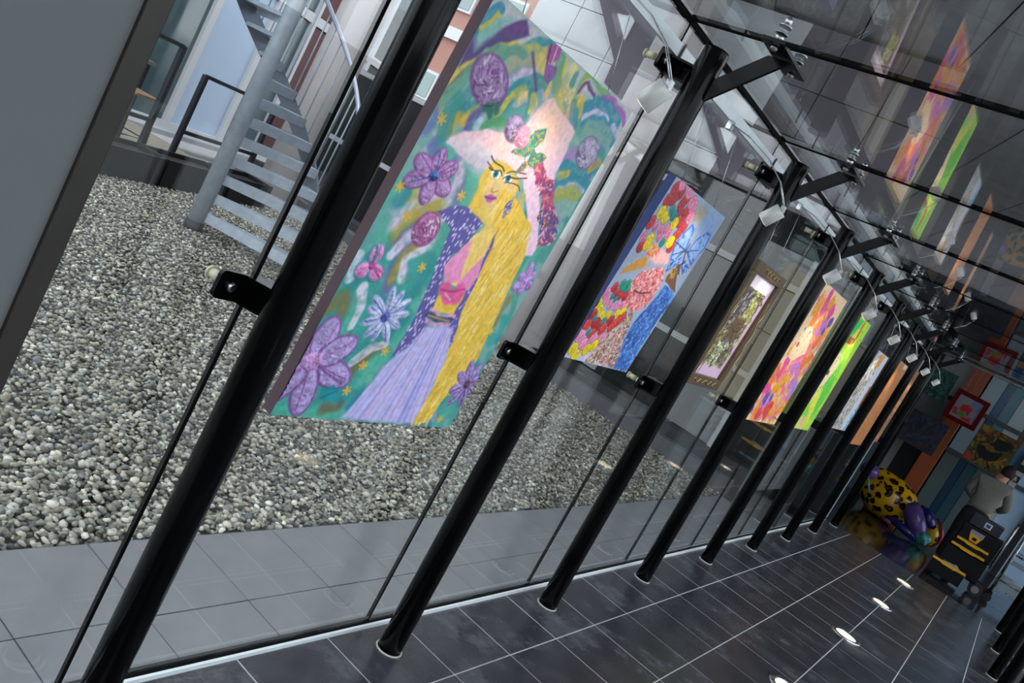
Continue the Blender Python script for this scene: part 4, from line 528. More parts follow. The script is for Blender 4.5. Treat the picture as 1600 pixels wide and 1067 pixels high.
ART2=[('p','9aa6bc',0.1,[(-0.023,0.004),(0.582,-0.002),(0.577,0.277),(-0.029,0.415)]),('p','7f9cc8',0.08,[(0.341,0.004),(0.573,0.001),(0.58,0.125),(0.406,0.114)]),('p','a0937c',0.05,[(0.311,0.022),(0.397,0.029),(0.38,0.084),(0.297,0.071)]),('p','d8cfe6',0.05,[(0.015,0.765),(0.02,0.684),(0.386,0.755),(0.199,0.76)]),('tulip','c23a44',(0.044,0.036),0.028,0.034),('tulip','c23a44',(0.101,0.035),0.028,0.034),('tulip','c23a44',(0.039,0.084),0.028,0.034),('tulip','c23a44',(0.077,0.068),0.028,0.034),('tulip','c23a44',(0.159,0.064),0.028,0.034),('tulip','c23a44',(0.165,0.041),0.028,0.034),('tulip','c23a44',(0.174,0.094),0.028,0.034),('tulip','c23a44',(0.227,0.079),0.028,0.034),('tulip','c23a44',(0.233,0.117),0.028,0.034),('tulip','c23a44',(0.281,0.126),0.028,0.034),('tulip','c23a44',(0.269,0.161),0.028,0.034),('tulip','c23a44',(0.263,0.171),0.028,0.034),('tulip','c23a44',(0.055,0.271),0.028,0.034),('tulip','c23a44',(0.02,0.182),0.028,0.034),('tulip','c23a44',(0.279,0.217),0.028,0.034),('tulip','f08ab0',(0.074,0.005),0.028,0.034),('tulip','f08ab0',(0.162,0.011),0.028,0.034),('tulip','f08ab0',(0.225,0.035),0.028,0.034),('tulip','f08ab0',(0.257,0.048),0.028,0.034),('tulip','f08ab0',(0.284,0.084),0.028,0.034),('tulip','ecd21c',(0.05,0.131),0.028,0.034),('tulip','ecd21c',(0.101,0.137),0.028,0.034),('tulip','ecd21c',(0.189,0.138),0.028,0.034),('tulip','ecd21c',(0.246,0.203),0.028,0.034),('tulip','ecd21c',(0.086,0.237),0.028,0.034),('tulip','ecd21c',(0.089,0.253),0.028,0.034),('tulip','2f8a8c',(0.113,0.104),0.022,0.028),('tulip','2f8a8c',(0.151,0.114),0.022,0.028),('tulip','2f8a8c',(0.192,0.217),0.022,0.028),('tulip','e87aa4',(0.07,0.185),0.018,0.026),('tulip','e87aa4',(0.12,0.184),0.018,0.026),('tulip','e87aa4',(0.16,0.169),0.018,0.026),('tulip','e87aa4',(0.196,0.185),0.018,0.026),('tulip','e87aa4',(0.145,0.208),0.018,0.026),('tulip','e87aa4',(0.029,0.239),0.018,0.026),('p','c98f3c',0.006,[(0.09,0.323),(0.138,0.293),(0.193,0.325),(0.106,0.363),(0.023,0.4),(0.035,0.367)]),('p','f0b4b4',0.012,[(0.145,0.292),(0.213,0.239),(0.307,0.242),(0.342,0.28),(0.245,0.303)]),('dab',['e08050','d84a40','f0c050'],0.012,[(0.114,0.277),(0.133,0.242),(0.196,0.234),(0.212,0.252),(0.16,0.288)],60),('p','e58a94',0.006,[(0.155,0.389),(0.177,0.348),(0.323,0.296),(0.389,0.347),(0.393,0.394),(0.39,0.452),(0.338,0.491),(0.282,0.511),(0.184,0.483),(0.172,0.431)]),('dab',['f0a8b0','d04a5a','f4c8c0','8a5a3a','e06a7a'],0.012,[(0.155,0.389),(0.177,0.348),(0.323,0.296),(0.389,0.347),(0.393,0.394),(0.39,0.452),(0.338,0.491),(0.282,0.511),(0.184,0.483),(0.172,0.431)],320),('tulip','1f9a80',(0.096,0.425),0.022,0.024),('tulip','1f9a80',(0.133,0.417),0.022,0.024),('tulip','1f9a80',(0.119,0.442),0.022,0.024),('tulip','1f9a80',(0.149,0.436),0.022,0.024),('tulip','c8323e',(0.052,0.447),0.022,0.026),('tulip','c8323e',(0.086,0.467),0.022,0.026),('tulip','c8323e',(0.125,0.468),0.022,0.026),('tulip','c8323e',(0.168,0.463),0.022,0.026),('tulip','f08ab4',(0.021,0.48),0.022,0.028),('tulip','f08ab4',(0.053,0.505),0.022,0.028),('tulip','f08ab4',(0.1,0.513),0.022,0.028),('tulip','f08ab4',(0.155,0.511),0.022,0.028),('tulip','f08ab4',(0.189,0.5),0.022,0.028),('tulip','ecd420',(-0.017,0.527),0.022,0.028),('tulip','ecd420',(0.009,0.526),0.022,0.028),('tulip','ecd420',(0.043,0.546),0.022,0.028),('tulip','ecd420',(0.085,0.565),0.022,0.028),('tulip','ecd420',(0.13,0.557),0.022,0.028),('tulip','ecd420',(0.189,0.537),0.022,0.028),('tulip','ecd420',(0.226,0.521),0.022,0.028),('tulip','b8283a',(0.015,0.574),0.026,0.03),('tulip','b8283a',(0.073,0.599),0.026,0.03),('tulip','b8283a',(0.169,0.573),0.026,0.03),('tulip','b8283a',(0.109,0.606),0.026,0.03),('tulip','d8443c',(0.024,0.616),0.026,0.034),('tulip','d8443c',(0.154,0.612),0.026,0.034),('tulip','d8443c',(0.209,0.589),0.026,0.034),('tulip','d8443c',(0.232,0.562),0.026,0.034),('tulip','d8443c',(0.095,0.645),0.026,0.034),('tulip','d8443c',(0.248,0.545),0.026,0.034),('tulip','f090b8',(0.023,0.665),0.03,0.036),('tulip','f090b8',(0.082,0.692),0.03,0.036),('tulip','f090b8',(0.126,0.663),0.03,0.036),('tulip','f090b8',(0.19,0.648),0.03,0.036),('tulip','ecd420',(0.027,0.719),0.028,0.034),('tulip','ecd420',(0.074,0.744),0.028,0.034),('tulip','ecd420',(0.128,0.709),0.028,0.034),('tulip','ecd420',(0.162,0.685),0.028,0.034),('tulip','3a9490',(0.063,0.641),0.014,0.018),('tulip','3a9490',(0.043,0.582),0.014,0.018),('tulip','3a9490',(0.071,0.483),0.014,0.018),('tulip','3a9490',(0.107,0.489),0.014,0.018),('tulip','3a9490',(0.123,0.581),0.014,0.018),('p','b89a8a',0.01,[(0.279,0.568),(0.282,0.511),(0.325,0.512),(0.354,0.593),(0.388,0.656),(0.447,0.748),(0.171,0.759),(0.198,0.684),(0.208,0.617)]),('dab',['e0a0a8','7a8a5a','d8c8b0','5a4a40','c05a6a','e8d0d8'],0.011,[(0.279,0.568),(0.282,0.511),(0.325,0.512),(0.354,0.593),(0.388,0.656),(0.447,0.748),(0.171,0.759),(0.198,0.684),(0.208,0.617)],520),('p','4a86d8',0.006,[(0.368,0.543),(0.401,0.459),(0.426,0.401),(0.428,0.357),(0.543,0.362),(0.59,0.408),(0.562,0.483),(0.561,0.57),(0.569,0.671),(0.572,0.753),(0.444,0.753),(0.408,0.663),(0.371,0.591)]),('dab',['8ab4f0','2a5ab8','6a9ee8','1f4aa0'],0.012,[(0.368,0.543),(0.401,0.459),(0.426,0.401),(0.428,0.357),(0.543,0.362),(0.59,0.408),(0.562,0.483),(0.561,0.57),(0.569,0.671),(0.572,0.753),(0.444,0.753),(0.408,0.663),(0.371,0.591)],320),('hairdark','1c3c88',[(0.368,0.543),(0.401,0.459),(0.426,0.401),(0.428,0.357),(0.543,0.362),(0.59,0.408),(0.562,0.483),(0.561,0.57),(0.569,0.671),(0.572,0.753),(0.444,0.753),(0.408,0.663),(0.371,0.591)]),('p','3a68c8',0.004,[(0.339,0.096),(0.378,0.112),(0.403,0.171),(0.416,0.201),(0.371,0.254),(0.338,0.262),(0.308,0.214),(0.301,0.152)]),('pin','8fb2ec',0.012,[(0.339,0.096),(0.378,0.112),(0.403,0.171),(0.416,0.201),(0.371,0.254),(0.338,0.262),(0.308,0.214),(0.301,0.152)]),('dab',['3a66c0','a8c4f4','1a2a5a'],0.007,[(0.339,0.096),(0.378,0.112),(0.403,0.171),(0.416,0.201),(0.371,0.254),(0.338,0.262),(0.308,0.214),(0.301,0.152)],40),('p','3a68c8',0.004,[(0.433,0.197),(0.45,0.14),(0.501,0.088),(0.548,0.085),(0.576,0.146),(0.543,0.203),(0.55,0.245),(0.48,0.218)]),('pin','8fb2ec',0.012,[(0.433,0.197),(0.45,0.14),(0.501,0.088),(0.548,0.085),(0.576,0.146),(0.543,0.203),(0.55,0.245),(0.48,0.218)]),('dab',['3a66c0','a8c4f4','1a2a5a'],0.007,[(0.433,0.197),(0.45,0.14),(0.501,0.088),(0.548,0.085),(0.576,0.146),(0.543,0.203),(0.55,0.245),(0.48,0.218)],40),('p','3a68c8',0.004,[(0.434,0.22),(0.427,0.26),(0.363,0.308),(0.348,0.269)]),('pin','8fb2ec',0.012,[(0.434,0.22),(0.427,0.26),(0.363,0.308),(0.348,0.269)]),('dab',['3a66c0','a8c4f4','1a2a5a'],0.007,[(0.434,0.22),(0.427,0.26),(0.363,0.308),(0.348,0.269)],40),('p','3a68c8',0.004,[(0.434,0.22),(0.497,0.243),(0.547,0.251),(0.518,0.287),(0.453,0.254)]),('pin','8fb2ec',0.012,[(0.434,0.22),(0.497,0.243),(0.547,0.251),(0.518,0.287),(0.453,0.254)]),('dab',['3a66c0','a8c4f4','1a2a5a'],0.007,[(0.434,0.22),(0.497,0.243),(0.547,0.251),(0.518,0.287),(0.453,0.254)],40),('s',0.008,'20304a',0.004,[(0.42,0.167),(0.424,0.199),(0.461,0.251)]),('s',0.004,'20304a',0.004,[(0.424,0.199),(0.294,0.191)]),('s',0.004,'20304a',0.004,[(0.424,0.199),(0.339,0.234)]),('s',0.004,'20304a',0.004,[(0.43,0.202),(0.524,0.169)]),('p','6a4632',0.006,[(0.424,0.265),(0.447,0.25),(0.496,0.295),(0.434,0.309)]),('p','7a5038',0.006,[(0.401,0.287),(0.453,0.275),(0.514,0.329),(0.558,0.364),(0.406,0.343),(0.396,0.321)]),('dab',['d8c060','b08040'],0.008,[(0.384,0.291),(0.461,0.273),(0.489,0.305),(0.428,0.319)],25),('s',0.006,'3a2a20',0.004,[(0.208,0.428),(0.271,0.428),(0.347,0.408)])]
ART4=[('p','f3cfa4',0.2,[(0.144,0.004),(0.814,-0.009),(0.867,0.948),(0.125,0.945)]),('dab',['f0a83c','f07848','e85aa0','d878c0','f8c860','f4946a'],0.06,[(0.188,0.055),(0.529,0.04),(0.784,0.17),(0.779,0.398),(0.879,0.734),(0.708,0.91),(0.179,0.92),(0.102,0.612),(0.354,0.498),(0.574,0.315),(0.276,0.266)],420),('blob','f0a020',(0.269,0.122),0.06,0.05),('blob','f0a020',(0.249,0.167),0.06,0.05),('blob','f0a020',(0.502,0.067),0.06,0.05),('blob','f0a020',(0.437,0.683),0.06,0.05),('blob','f0a020',(0.458,0.637),0.06,0.05),('blob','f0a020',(0.347,0.714),0.06,0.05),('blob','f0a020',(0.591,0.872),0.06,0.05),('blob','f0a020',(0.754,0.814),0.06,0.05),('blob','f0a020',(0.245,0.449),0.06,0.05),('blob','f0a020',(0.467,0.364),0.06,0.05),('blob','e8489c',(0.363,0.051),0.055,0.05),('blob','e8489c',(0.375,0.091),0.055,0.05),('blob','e8489c',(0.404,0.138),0.055,0.05),('blob','e8489c',(0.285,0.538),0.055,0.05),('blob','e8489c',(0.283,0.592),0.055,0.05),('blob','e8489c',(0.261,0.51),0.055,0.05),('blob','e8489c',(0.217,0.705),0.055,0.05),('blob','e8489c',(0.162,0.731),0.055,0.05),('blob','e8489c',(0.606,0.124),0.055,0.05),('blob','e8489c',(0.585,0.171),0.055,0.05),('blob','f07838',(0.345,0.223),0.06,0.05),('blob','f07838',(0.484,0.242),0.06,0.05),('blob','f07838',(0.756,0.446),0.06,0.05),('blob','f07838',(0.675,0.356),0.06,0.05),('blob','f07838',(0.711,0.295),0.06,0.05),('blob','f07838',(0.191,0.602),0.06,0.05),('blob','f07838',(0.189,0.655),0.06,0.05),('blob','f07838',(0.229,0.874),0.06,0.05),('blob','f07838',(0.664,0.503),0.06,0.05),('blob','c878c8',(0.5,0.545),0.06,0.045),('blob','c878c8',(0.561,0.516),0.06,0.045),('blob','c878c8',(0.648,0.573),0.06,0.045),('blob','c878c8',(0.667,0.638),0.06,0.045),('blob','c878c8',(0.312,0.825),0.06,0.045),('blob','c878c8',(0.382,0.787),0.06,0.045),('blob','c878c8',(0.597,0.213),0.06,0.045),('blob','c878c8',(0.582,0.281),0.06,0.045),('blob','e0443c',(0.445,0.837),0.055,0.045),('blob','e0443c',(0.476,0.89),0.055,0.045),('blob','e0443c',(0.472,0.813),0.055,0.045),('blob','e0443c',(0.315,0.901),0.055,0.045),('blob','5a4ab8',(0.714,0.182),0.035,0.035),('blob','5a4ab8',(0.742,0.155),0.035,0.035),('blob','5a4ab8',(0.678,0.244),0.035,0.035),('blob','5a4ab8',(0.28,0.763),0.035,0.035),('blob','5a4ab8',(0.38,0.776),0.035,0.035),('blob','5a4ab8',(0.288,0.795),0.035,0.035),('blob','5a4ab8',(0.134,0.86),0.035,0.035),('blob','a890d8',(0.786,0.673),0.05,0.04),('blob','a890d8',(0.763,0.721),0.05,0.04),('blob','a890d8',(0.758,0.641),0.05,0.04),('p','f5d8b0',0.006,[(0.29,0.379),(0.251,0.291),(0.388,0.258),(0.485,0.307),(0.539,0.375),(0.571,0.426),(0.373,0.506),(0.225,0.493),(0.222,0.42)]),('tulip','d84858',(0.296,0.399),0.025,0.02),('e','3a5aa0',0.003,0.26,0.295,0.012,0.012,0),('e','3a5aa0',0.003,0.399,0.299,0.012,0.012,0),('dab',['6a2a70','d83a80','f8c040','f08040'],0.012,[(0.161,0.01),(0.537,0.007),(0.711,0.295),(0.727,0.724),(0.708,0.91),(0.209,0.919),(0.112,0.529)],120),('s',0.006,'2a2a40',0.004,[(0.694,0.922),(0.712,0.892),(0.817,0.903),(0.825,0.868)])]
ART5=[('p','a8dc3c',0.3,[(0.359,0.006),(0.718,-0.012),(0.808,0.935),(0.221,0.941)]),('p','5cc83c',0.05,[(0.404,0.498),(0.539,0.331),(0.683,0.602),(0.644,0.829),(0.293,0.83),(0.322,0.699)]),('p','3cc060',0.03,[(0.216,0.031),(0.44,0.013),(0.425,0.132),(0.244,0.16)]),('p','f4d8b0',0.015,[(0.251,0.284),(0.456,0.32),(0.456,0.427),(0.396,0.531),(0.33,0.666),(0.257,0.725),(0.257,0.513)]),('p','f2c090',0.03,[(0.293,0.937),(0.293,0.83),(0.488,0.839),(0.503,0.938)]),('p','e0dc3c',0.03,[(0.316,0.201),(0.448,0.033),(0.623,0.015),(0.554,0.209),(0.301,0.266)]),('p','e8e048',0.05,[(0.286,0.702),(0.381,0.543),(0.449,0.623),(0.573,0.856),(0.558,0.924)]),('s',0.05,'9a4a24',0.008,[(0.5,0.04),(0.516,0.107),(0.516,0.161)]),('p','a84a28',0.01,[(0.255,0.164),(0.493,0.154),(0.535,0.185),(0.451,0.211),(0.283,0.217),(0.237,0.192)]),('e','3a2a28',0.006,0.297,0.467,0.03,0.02,0),('dab',['7cd83c','b8e048','58b83c'],0.03,[(0.216,0.031),(0.702,0.002),(0.808,0.935),(0.271,0.928)],120)]
def ccol(h, m=None): return mat('canvas_edge_'+h, h, .8)
a = Art(.781, 1.15, 330, '7fb0ac').run(ART1)
hang('painting', 'tall painting of a golden haired woman in a pale hat among purple flowers', (1.395, 2.176, .866, 2.015, -.08, -.036), a, ccol('5e4a52'))
a = Art(.578, .76, 230, '9fb0cc').run(ART2)
hang('painting', 'painting with rows of red yellow and pink tulips and blue butterflies', (2.656, 3.234, 1.197, 1.955, -.08, -.034), a, ccol('3c4c80'))
# gilt framed picture: pink mat, mossy relief
a = Art(.40, .57, 150, 'd9b9d6'); 
inner = [(.05, .07), (.35, .07), (.35, .50), (.05, .50)]
a.poly('f0e0ee', .004, [(.0, .0), (.4, .0), (.35, .07), (.05, .07)]); a.poly('6b6242', .004, inner)
a.run([('dab', ['8a8a4a', '4a4438', 'b8b090', '5a5a6a', 'a8b060', '3a3a30', '746a58', 'c8c4a8'], .03, inner, 520), ('dab', ['5a5468', '3c3a48', 'b0a8b8'], .03, [(.08, .09), (.2, .09), (.18, .24), (.08, .3)], 90), ('dab', ['b8bc70', 'd8d0a0', '9aa050'], .028, [(.22, .1), (.33, .12), (.3, .26), (.2, .24)], 80)])
a.poly('6a5236', .02, [(.12, .24), (.3, .22), (.28, .36), (.14, .38)]); a.run([('s', .008, '3a2c20', .004, [(.16, .29), (.22, .31), (.29, .28)]), ('dab', ['c8d0a0', 'e0e0c8', '98a870'], .02, [(.12, .38), (.24, .36), (.22, .48), (.1, .49)], 90)])
a.ell('8a70b8', .004, .2, .37, .018, .018); a.h += .006*(a.n3-.5)*(np.abs(a.X-.2) < .15)*(np.abs(a.Y-.285) < .215)
GILT = mat('antique_gilt_frame', '5f4c34', .45, .25, .25, 60, .5, 140)
t = hang('framed_picture', 'mossy relief picture in a pink mat and wide brown gilt frame', (3.95, 4.35, 1.285, 1.855, -.078, -.056), a, ccol('4a3c2a'), frame=(.06, GILT))
GOLD = mat('gold_scrollwork', 'c8b078', .35, .7)
def scroll(y0, y1, z, x, vert=False):
    pts = []; n = 26
    for i in range(n+1):
        q = i/n; s_ = math.sin(q*math.pi*9)*.011; o = math.sin(q*math.pi*4)*.006
        pts.append((x+.0, y0+(y1-y0)*q+o, z+s_) if not vert else (x, z+s_, y0+(y1-y0)*q+o))
    return MB().tube(pts, .0022, 5)
for y0, y1, z, x in ((4.02, 4.30, 1.887, -.034), (3.96, 4.33, 1.256, -.056)): wpart(scroll(y0, y1, z, x), 'scrollwork', GOLD, t)
for yy in (3.92, 4.38): wpart(scroll(1.3, 1.84, yy, -.043, True), 'scrollwork', GOLD, t)
a = Art(.827, .945, 190, 'f3cfa4').run(ART4)
hang('painting', 'peach painting of a pale face wrapped in orange pink and violet flowers', (4.96, 5.787, 1.106, 2.051, -.03, -.036), a, ccol('b89a3c'))
a = Art(.735, .937, 150, 'a8dc3c').run(ART5)
hang('painting', 'lime green painting with a cream figure edge and a brown hooked mark', (6.1, 6.835, 1.109, 2.046, -.03, -.034), a, ccol('9aa83c'))
a = Art(.776, .767, 130, 'b9bccb')
a.run([('p', 'c5c9d8', .05, [(.45, 0), (.776, 0), (.776, .77), (.5, .77)]), ('dab', ['8a6a3a', 'c8a860', '5a4a34', 'd8d0b8', '6a7a5a', 'a8a8a8', '3a3a3a'], .03, [(.1, .02), (.55, .02), (.5, .76), (.05, .76)], 420), ('dab', ['e0902c', 'f0b040', 'c8782c'], .035, [(.38, 0), (.6, 0), (.6, .1), (.4, .12)], 50), ('p', 'a05a2a', .01, [(.7, .3), (.776, .3), (.776, .6), (.72, .6)]), ('p', '3c8ab0', .02, [(.68, .55), (.776, .5), (.776, .76), (.66, .76)]), ('dab', ['a8e0f0', '3a78a0', 'e8f4f8'], .025, [(.66, .55), (.776, .5), (.776, .76), (.64, .76)], 60)])
hang('collage', 'gold and silver textured collage with an orange corner and blue lower edge', (7.472, 8.248, 1.2, 1.94, -.03, -.034), a, ccol('8a7a5a'))
a = Art(.766, .94, 100, 'b0703a'); a.run([('dab', ['c0824a', 'a0602e', 'b87840'], .05, [(0, 0), (.766, 0), (.766, .94), (0, .94)], 220), ('p', 'c4c4c0', .01, [(.5, 0), (.7, 0), (.7, .05), (.5, .05)])])
hang('painting', 'plain orange brown canvas hung before the far posts', (8.72, 9.486, 1.092, 1.998, -.025, -.03), a, ccol('7a5030'))
a = Art(.6, .9, 80, '9a6038'); a.run([('dab', ['b88050', '7a4026', '3c6a50', 'c8a070'], .05, [(0, 0), (.6, 0), (.6, .9), (0, .9)], 160)])
hang('painting', 'narrow copper toned canvas behind the farthest posts', (9.75, 10.35, 1.15, 2.03, -.02, -.022), a, ccol('6a4028'))
# ------------------------------------------------------------------ dark glazed building across the end of the courtyard (its front stands at y = 9)
b1 = wthing('glazed_building', 'dark glazed building with pale transoms and concrete panels above, beyond the gravel', 'building', (-5, 9, 0))
KERB = mat('kerb_stone', '6a6b70', .8, 0, .12, 8); DK = mat('dark_plinth', '3b3d42', .7)
wpart(MB().box(-9.4, -.74, 8.45, 8.66, -.1, .16), 'kerb', KERB, b1, .01); wpart(MB().box(-9.4, -.74, 8.661, 8.99, -.1, .27), 'plinth', DK, b1, .01)
wpart(MB().box(-9.4, -.97, 9.06, 9.3, -.1, 2.2), 'back_wall', mat('dark_interior', '15171a', .9), b1)
wpart(MB().box(-6.1, -.97, 9.06, 9.3, 2.2, 4.75), 'upper_wall', mat('dark_interior', '15171a', .9), b1)
zr = [(.27, 1.09), (1.15, 2.11), (2.19, 2.84)]
xv = [-9.4+.83*i for i in range(10)]+[-1.93]
for i in range(len(xv)-1):
    for z0, z1 in zr:
        if z0 > 2 and xv[i] < -6.2: continue
        wpart(MB().box(xv[i]+.012, xv[i+1]-.012, 9.0, 9.03, z0, z1), 'pane', DARKGLASS, b1)
    wpart(MB().box(xv[i+1]-.012, xv[i+1]+.012, 8.998, 9.04, .27, 2.84 if xv[i] > -6.2 else 2.12), 'mullion', mat('charcoal_mullion', '2a2c2f', .5), b1)
for z in (1.12, 2.15): wpart(MB().box(-9.4, -1.24, 8.975, 9.045, z-.03, z+.04), 'transom', FRAMEW, b1)
GP = mat('mid_grey_cladding', '97989a', .7, 0, .06, 4)
for z0, z1 in ((.27, 1.09), (1.16, 1.62), (1.62, 2.11), (2.19, 2.5)): wpart(MB().box(-1.92, -1.27, 8.99, 9.04, z0+.006, z1-.006), 'cladding_panel', GP, b1)
wpart(MB().box(-1.26, -1.19, 8.93, 9.05, .27, 2.5), 'corner_post', FRAMEW, b1)
for z0, z1 in ((.27, 1.4), (1.42, 2.84)): wpart(MB().box(-1.18, -.76, 9.0, 9.03, z0, z1), 'pane', DARKGLASS, b1)
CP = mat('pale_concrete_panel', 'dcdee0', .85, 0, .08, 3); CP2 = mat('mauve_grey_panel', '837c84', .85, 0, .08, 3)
zc = [2.86, 3.09, 3.57, 4.08, 4.75]
for j in range(4):
    for i in range(14):
        x0 = -9.4+.66*i
        if x0 > -1.4: break
        if x0 < -6.2: continue
        wpart(MB().box(x0+.006, min(x0+.66, -.76)-.006, 8.97, 9.05, zc[j]+.006, zc[j+1]-.006), 'concrete_panel', CP if x0 < -3 else CP2, b1)
WP = mat('sky_reflection_white', 'f0f3f5', .7)
def plate(name, m, pts, y0, y1): wpart(MB().prism(pts, y0, y1, xz), name, m, b1)  # added plates: bright sky reflections and their dark gaps put into facade colour
plate('dark_reflection_plate', CP2, [(-5.32, 4.32), (-5.23, 4.23), (-4.62, 3.62), (-4.6, 3.34), (-4.27, 3.23), (-4.28, 3.6), (-4.14, 3.6), (-3.97, 3.55), (-4.04, 4.0), (-4.5, 4.2), (-4.83, 4.35), (-4.99, 4.42)], 8.945, 8.965)
plate('sky_reflection_plate', WP, [(-4.89, 4.15), (-4.74, 4.16), (-4.72, 4.19), (-4.61, 4.13), (-4.61, 3.88)], 8.93, 8.944)
plate('dark_reflection_plate', CP2, [(-3.3, 3.55), (-3.22, 3.46), (-3.11, 3.37), (-2.71, 2.98), (-2.7, 2.9), (-2.5, 2.9), (-2.5, 3.5), (-2.62, 3.5), (-3.1, 3.62)], 8.945, 8.965)
plate('sky_reflection_plate', WP, [(-2.94, 3.37), (-2.88, 3.39), (-2.71, 3.34), (-2.71, 3.15)], 8.93, 8.944)
plate('sky_reflection_plate', WP, [(-4.04, 4.02), (-3.3, 3.57), (-3.1, 3.64), (-2.62, 3.52), (-2.58, 4.74), (-4.7, 4.74), (-4.83, 4.37), (-4.5, 4.22)], 8.945, 8.965)
# wall return beside the far bays
ret = wthing('wall_courtyard_end', 'grey clad wall outside the last glass bays', None, (-.85, 9.9, 0), kind='structure')
for j, (z0, z1) in enumerate(((0, 1.1), (1.1, 2.0), (2.0, 3.0))):
    for i in range(2): wpart(MB().box(-.95, -.76, 9.06+1.0*i+.006, 10.06+1.0*i-.006, z0+.006, z1-.006), 'cladding_panel', GP, ret)
# ------------------------------------------------------------------ cafe building, parallel to the planters
D2 = Vector((-.342, .94, 0)); N2 = Vector((.94, .342, 0))
def fm(s, c): return D2*s+N2*c                                # along the front, out of the front
MX2 = Matrix((( D2.x, N2.x, 0, 0), (D2.y, N2.y, 0, 0), (0, 0, 1, 0), (0, 0, 0, 1)))  # local (s, c, z)
def b2box(mb, s0, s1, c0, c1, z0, z1): return mb.box(s0, s1, c0, c1, z0, z1, MX2)
deck = wthing('deck', 'pale timber terrace deck behind the black planters', 'deck', tuple(fm(7.5, -5.5)))
WOOD = mat('weathered_deck_board', '8d8474', .8, 0, .2, 12)
for i in range(14): wpart(b2box(MB(), 4.0, 9.75, -4.70-.15*(i+1)+.006, -4.70-.15*i, -.05, .06+.0), 'deck_board', WOOD, deck)
PLANT = mat('black_planter_resin', '101218', .6, 0, .2, 20); SOIL = mat('planter_soil', '2c261f', .95, 0, .3, 60, .6, 80)
for i, (s0, s1, lb) in enumerate(((5.25, 6.25, 'long black planter box nearest the grey wall panel'), (6.33, 7.16, 'long black planter box in front of the wooden bar chairs'), (7.2, 8.35, 'long black planter box just left of the spiral stair foot'), (8.42, 9.3, 'long black planter box behind the spiral stair treads'))):
    t = wthing('planter_box', lb, 'planter', tuple(fm((s0+s1)/2, -4.4)), 'black planters along the deck')
    for n_, q in (('front', (s0, s1, -4.25, -4.22)), ('back', (s0, s1, -4.62, -4.59)), ('end', (s0, s0+.03, -4.59, -4.25)), ('end', (s1-.03, s1, -4.59, -4.25))): wpart(b2box(MB(), q[0], q[1], q[2], q[3], -.02, .3), n_, PLANT, t, .004)
    wpart(b2box(MB(), s0+.03, s1-.03, -4.59, -4.25, -.02, .25), 'soil', SOIL, t)
RAILM = mat('dark_grey_railing', '30333a', .45, .3)
rl = wthing('railing', 'dark steel railing with square posts along the terrace deck', 'railing', tuple(fm(7.5, -4.66)))
for s_, zt in ((5.5, 1.38), (7.26, 1.38), (7.78, 1.2), (9.3, 1.2)): wpart(b2box(MB(), s_-.03, s_+.03, -4.68, -4.63, .0, zt), 'railing_post', RAILM, rl)
for s0, s1, z in ((4.2, 7.26, 1.37), (4.2, 7.26, .55), (7.78, 9.3, 1.19), (7.78, 9.3, .54)): wpart(b2box(MB(), s0, s1, -4.67, -4.64, z-.02, z+.02), 'rail', RAILM, rl)
# bar chairs and high table on the deck
SEATW = mat('warm_slat_wood', '8a6a4c', .6, 0, .2, 30); LEGM = mat('dark_chair_steel', '2b2d33', .4, .5)
def bar_chair(s, c, lb):
    t = wthing('bar_chair', lb, 'chair', tuple(fm(s, c)+Vector((0, 0, .06))), 'bar chairs on the deck')
    for q in range(5): wpart(b2box(MB(), s-.2, s+.2, c-.2+.084*q, c-.2+.084*q+.07, .72, .745), 'seat_slat', SEATW, t)
    for q in range(4): wpart(b2box(MB(), s-.2, s+.2, c-.23, c-.21, .80+.065*q, .85+.065*q), 'back_slat', SEATW, t)
    for a_, b_ in ((-.19, -.19), (.19, -.19), (-.19, .19), (.19, .19)):
        top = 1.05 if b_ < 0 else .72
        wpart(MB().tube([fm(s+a_*1.15, c+b_*1.2)+Vector((0, 0, .06)), fm(s+a_, c+b_)+Vector((0, 0, .72)), fm(s+a_, c+b_)+Vector((0, 0, top+.001))], .011, 8), 'leg', LEGM, t)
    for z in (.3,):
        wpart(MB().tube([fm(s+x*.21, c+y*.22)+Vector((0, 0, z)) for x, y in ((-1, -1), (1, -1), (1, 1), (-1, 1), (-1, -1))], .008, 6), 'footrest', LEGM, t)
bar_chair(6.75, -4.98, 'slatted wooden bar chair half hidden by the grey wall panel'); bar_chair(7.32, -5.02, 'slatted wooden bar chair next to the dark railing post')
ht = wthing('high_table', 'narrow high bar table behind the slatted bar chairs', 'table', tuple(fm(7.2, -5.5)+Vector((0, 0, .06))))
wpart(b2box(MB(), 6.3, 7.9, -5.75, -5.35, 1.0, 1.04), 'tabletop', mat('grey_table_board', '6a6762', .6), ht)
for s_, c_ in ((6.36, -5.7), (6.36, -5.4), (7.84, -5.7), (7.84, -5.4)): wpart(b2box(MB(), s_-.02, s_+.02, c_-.02, c_+.02, .06, 1.0), 'leg', LEGM, ht)
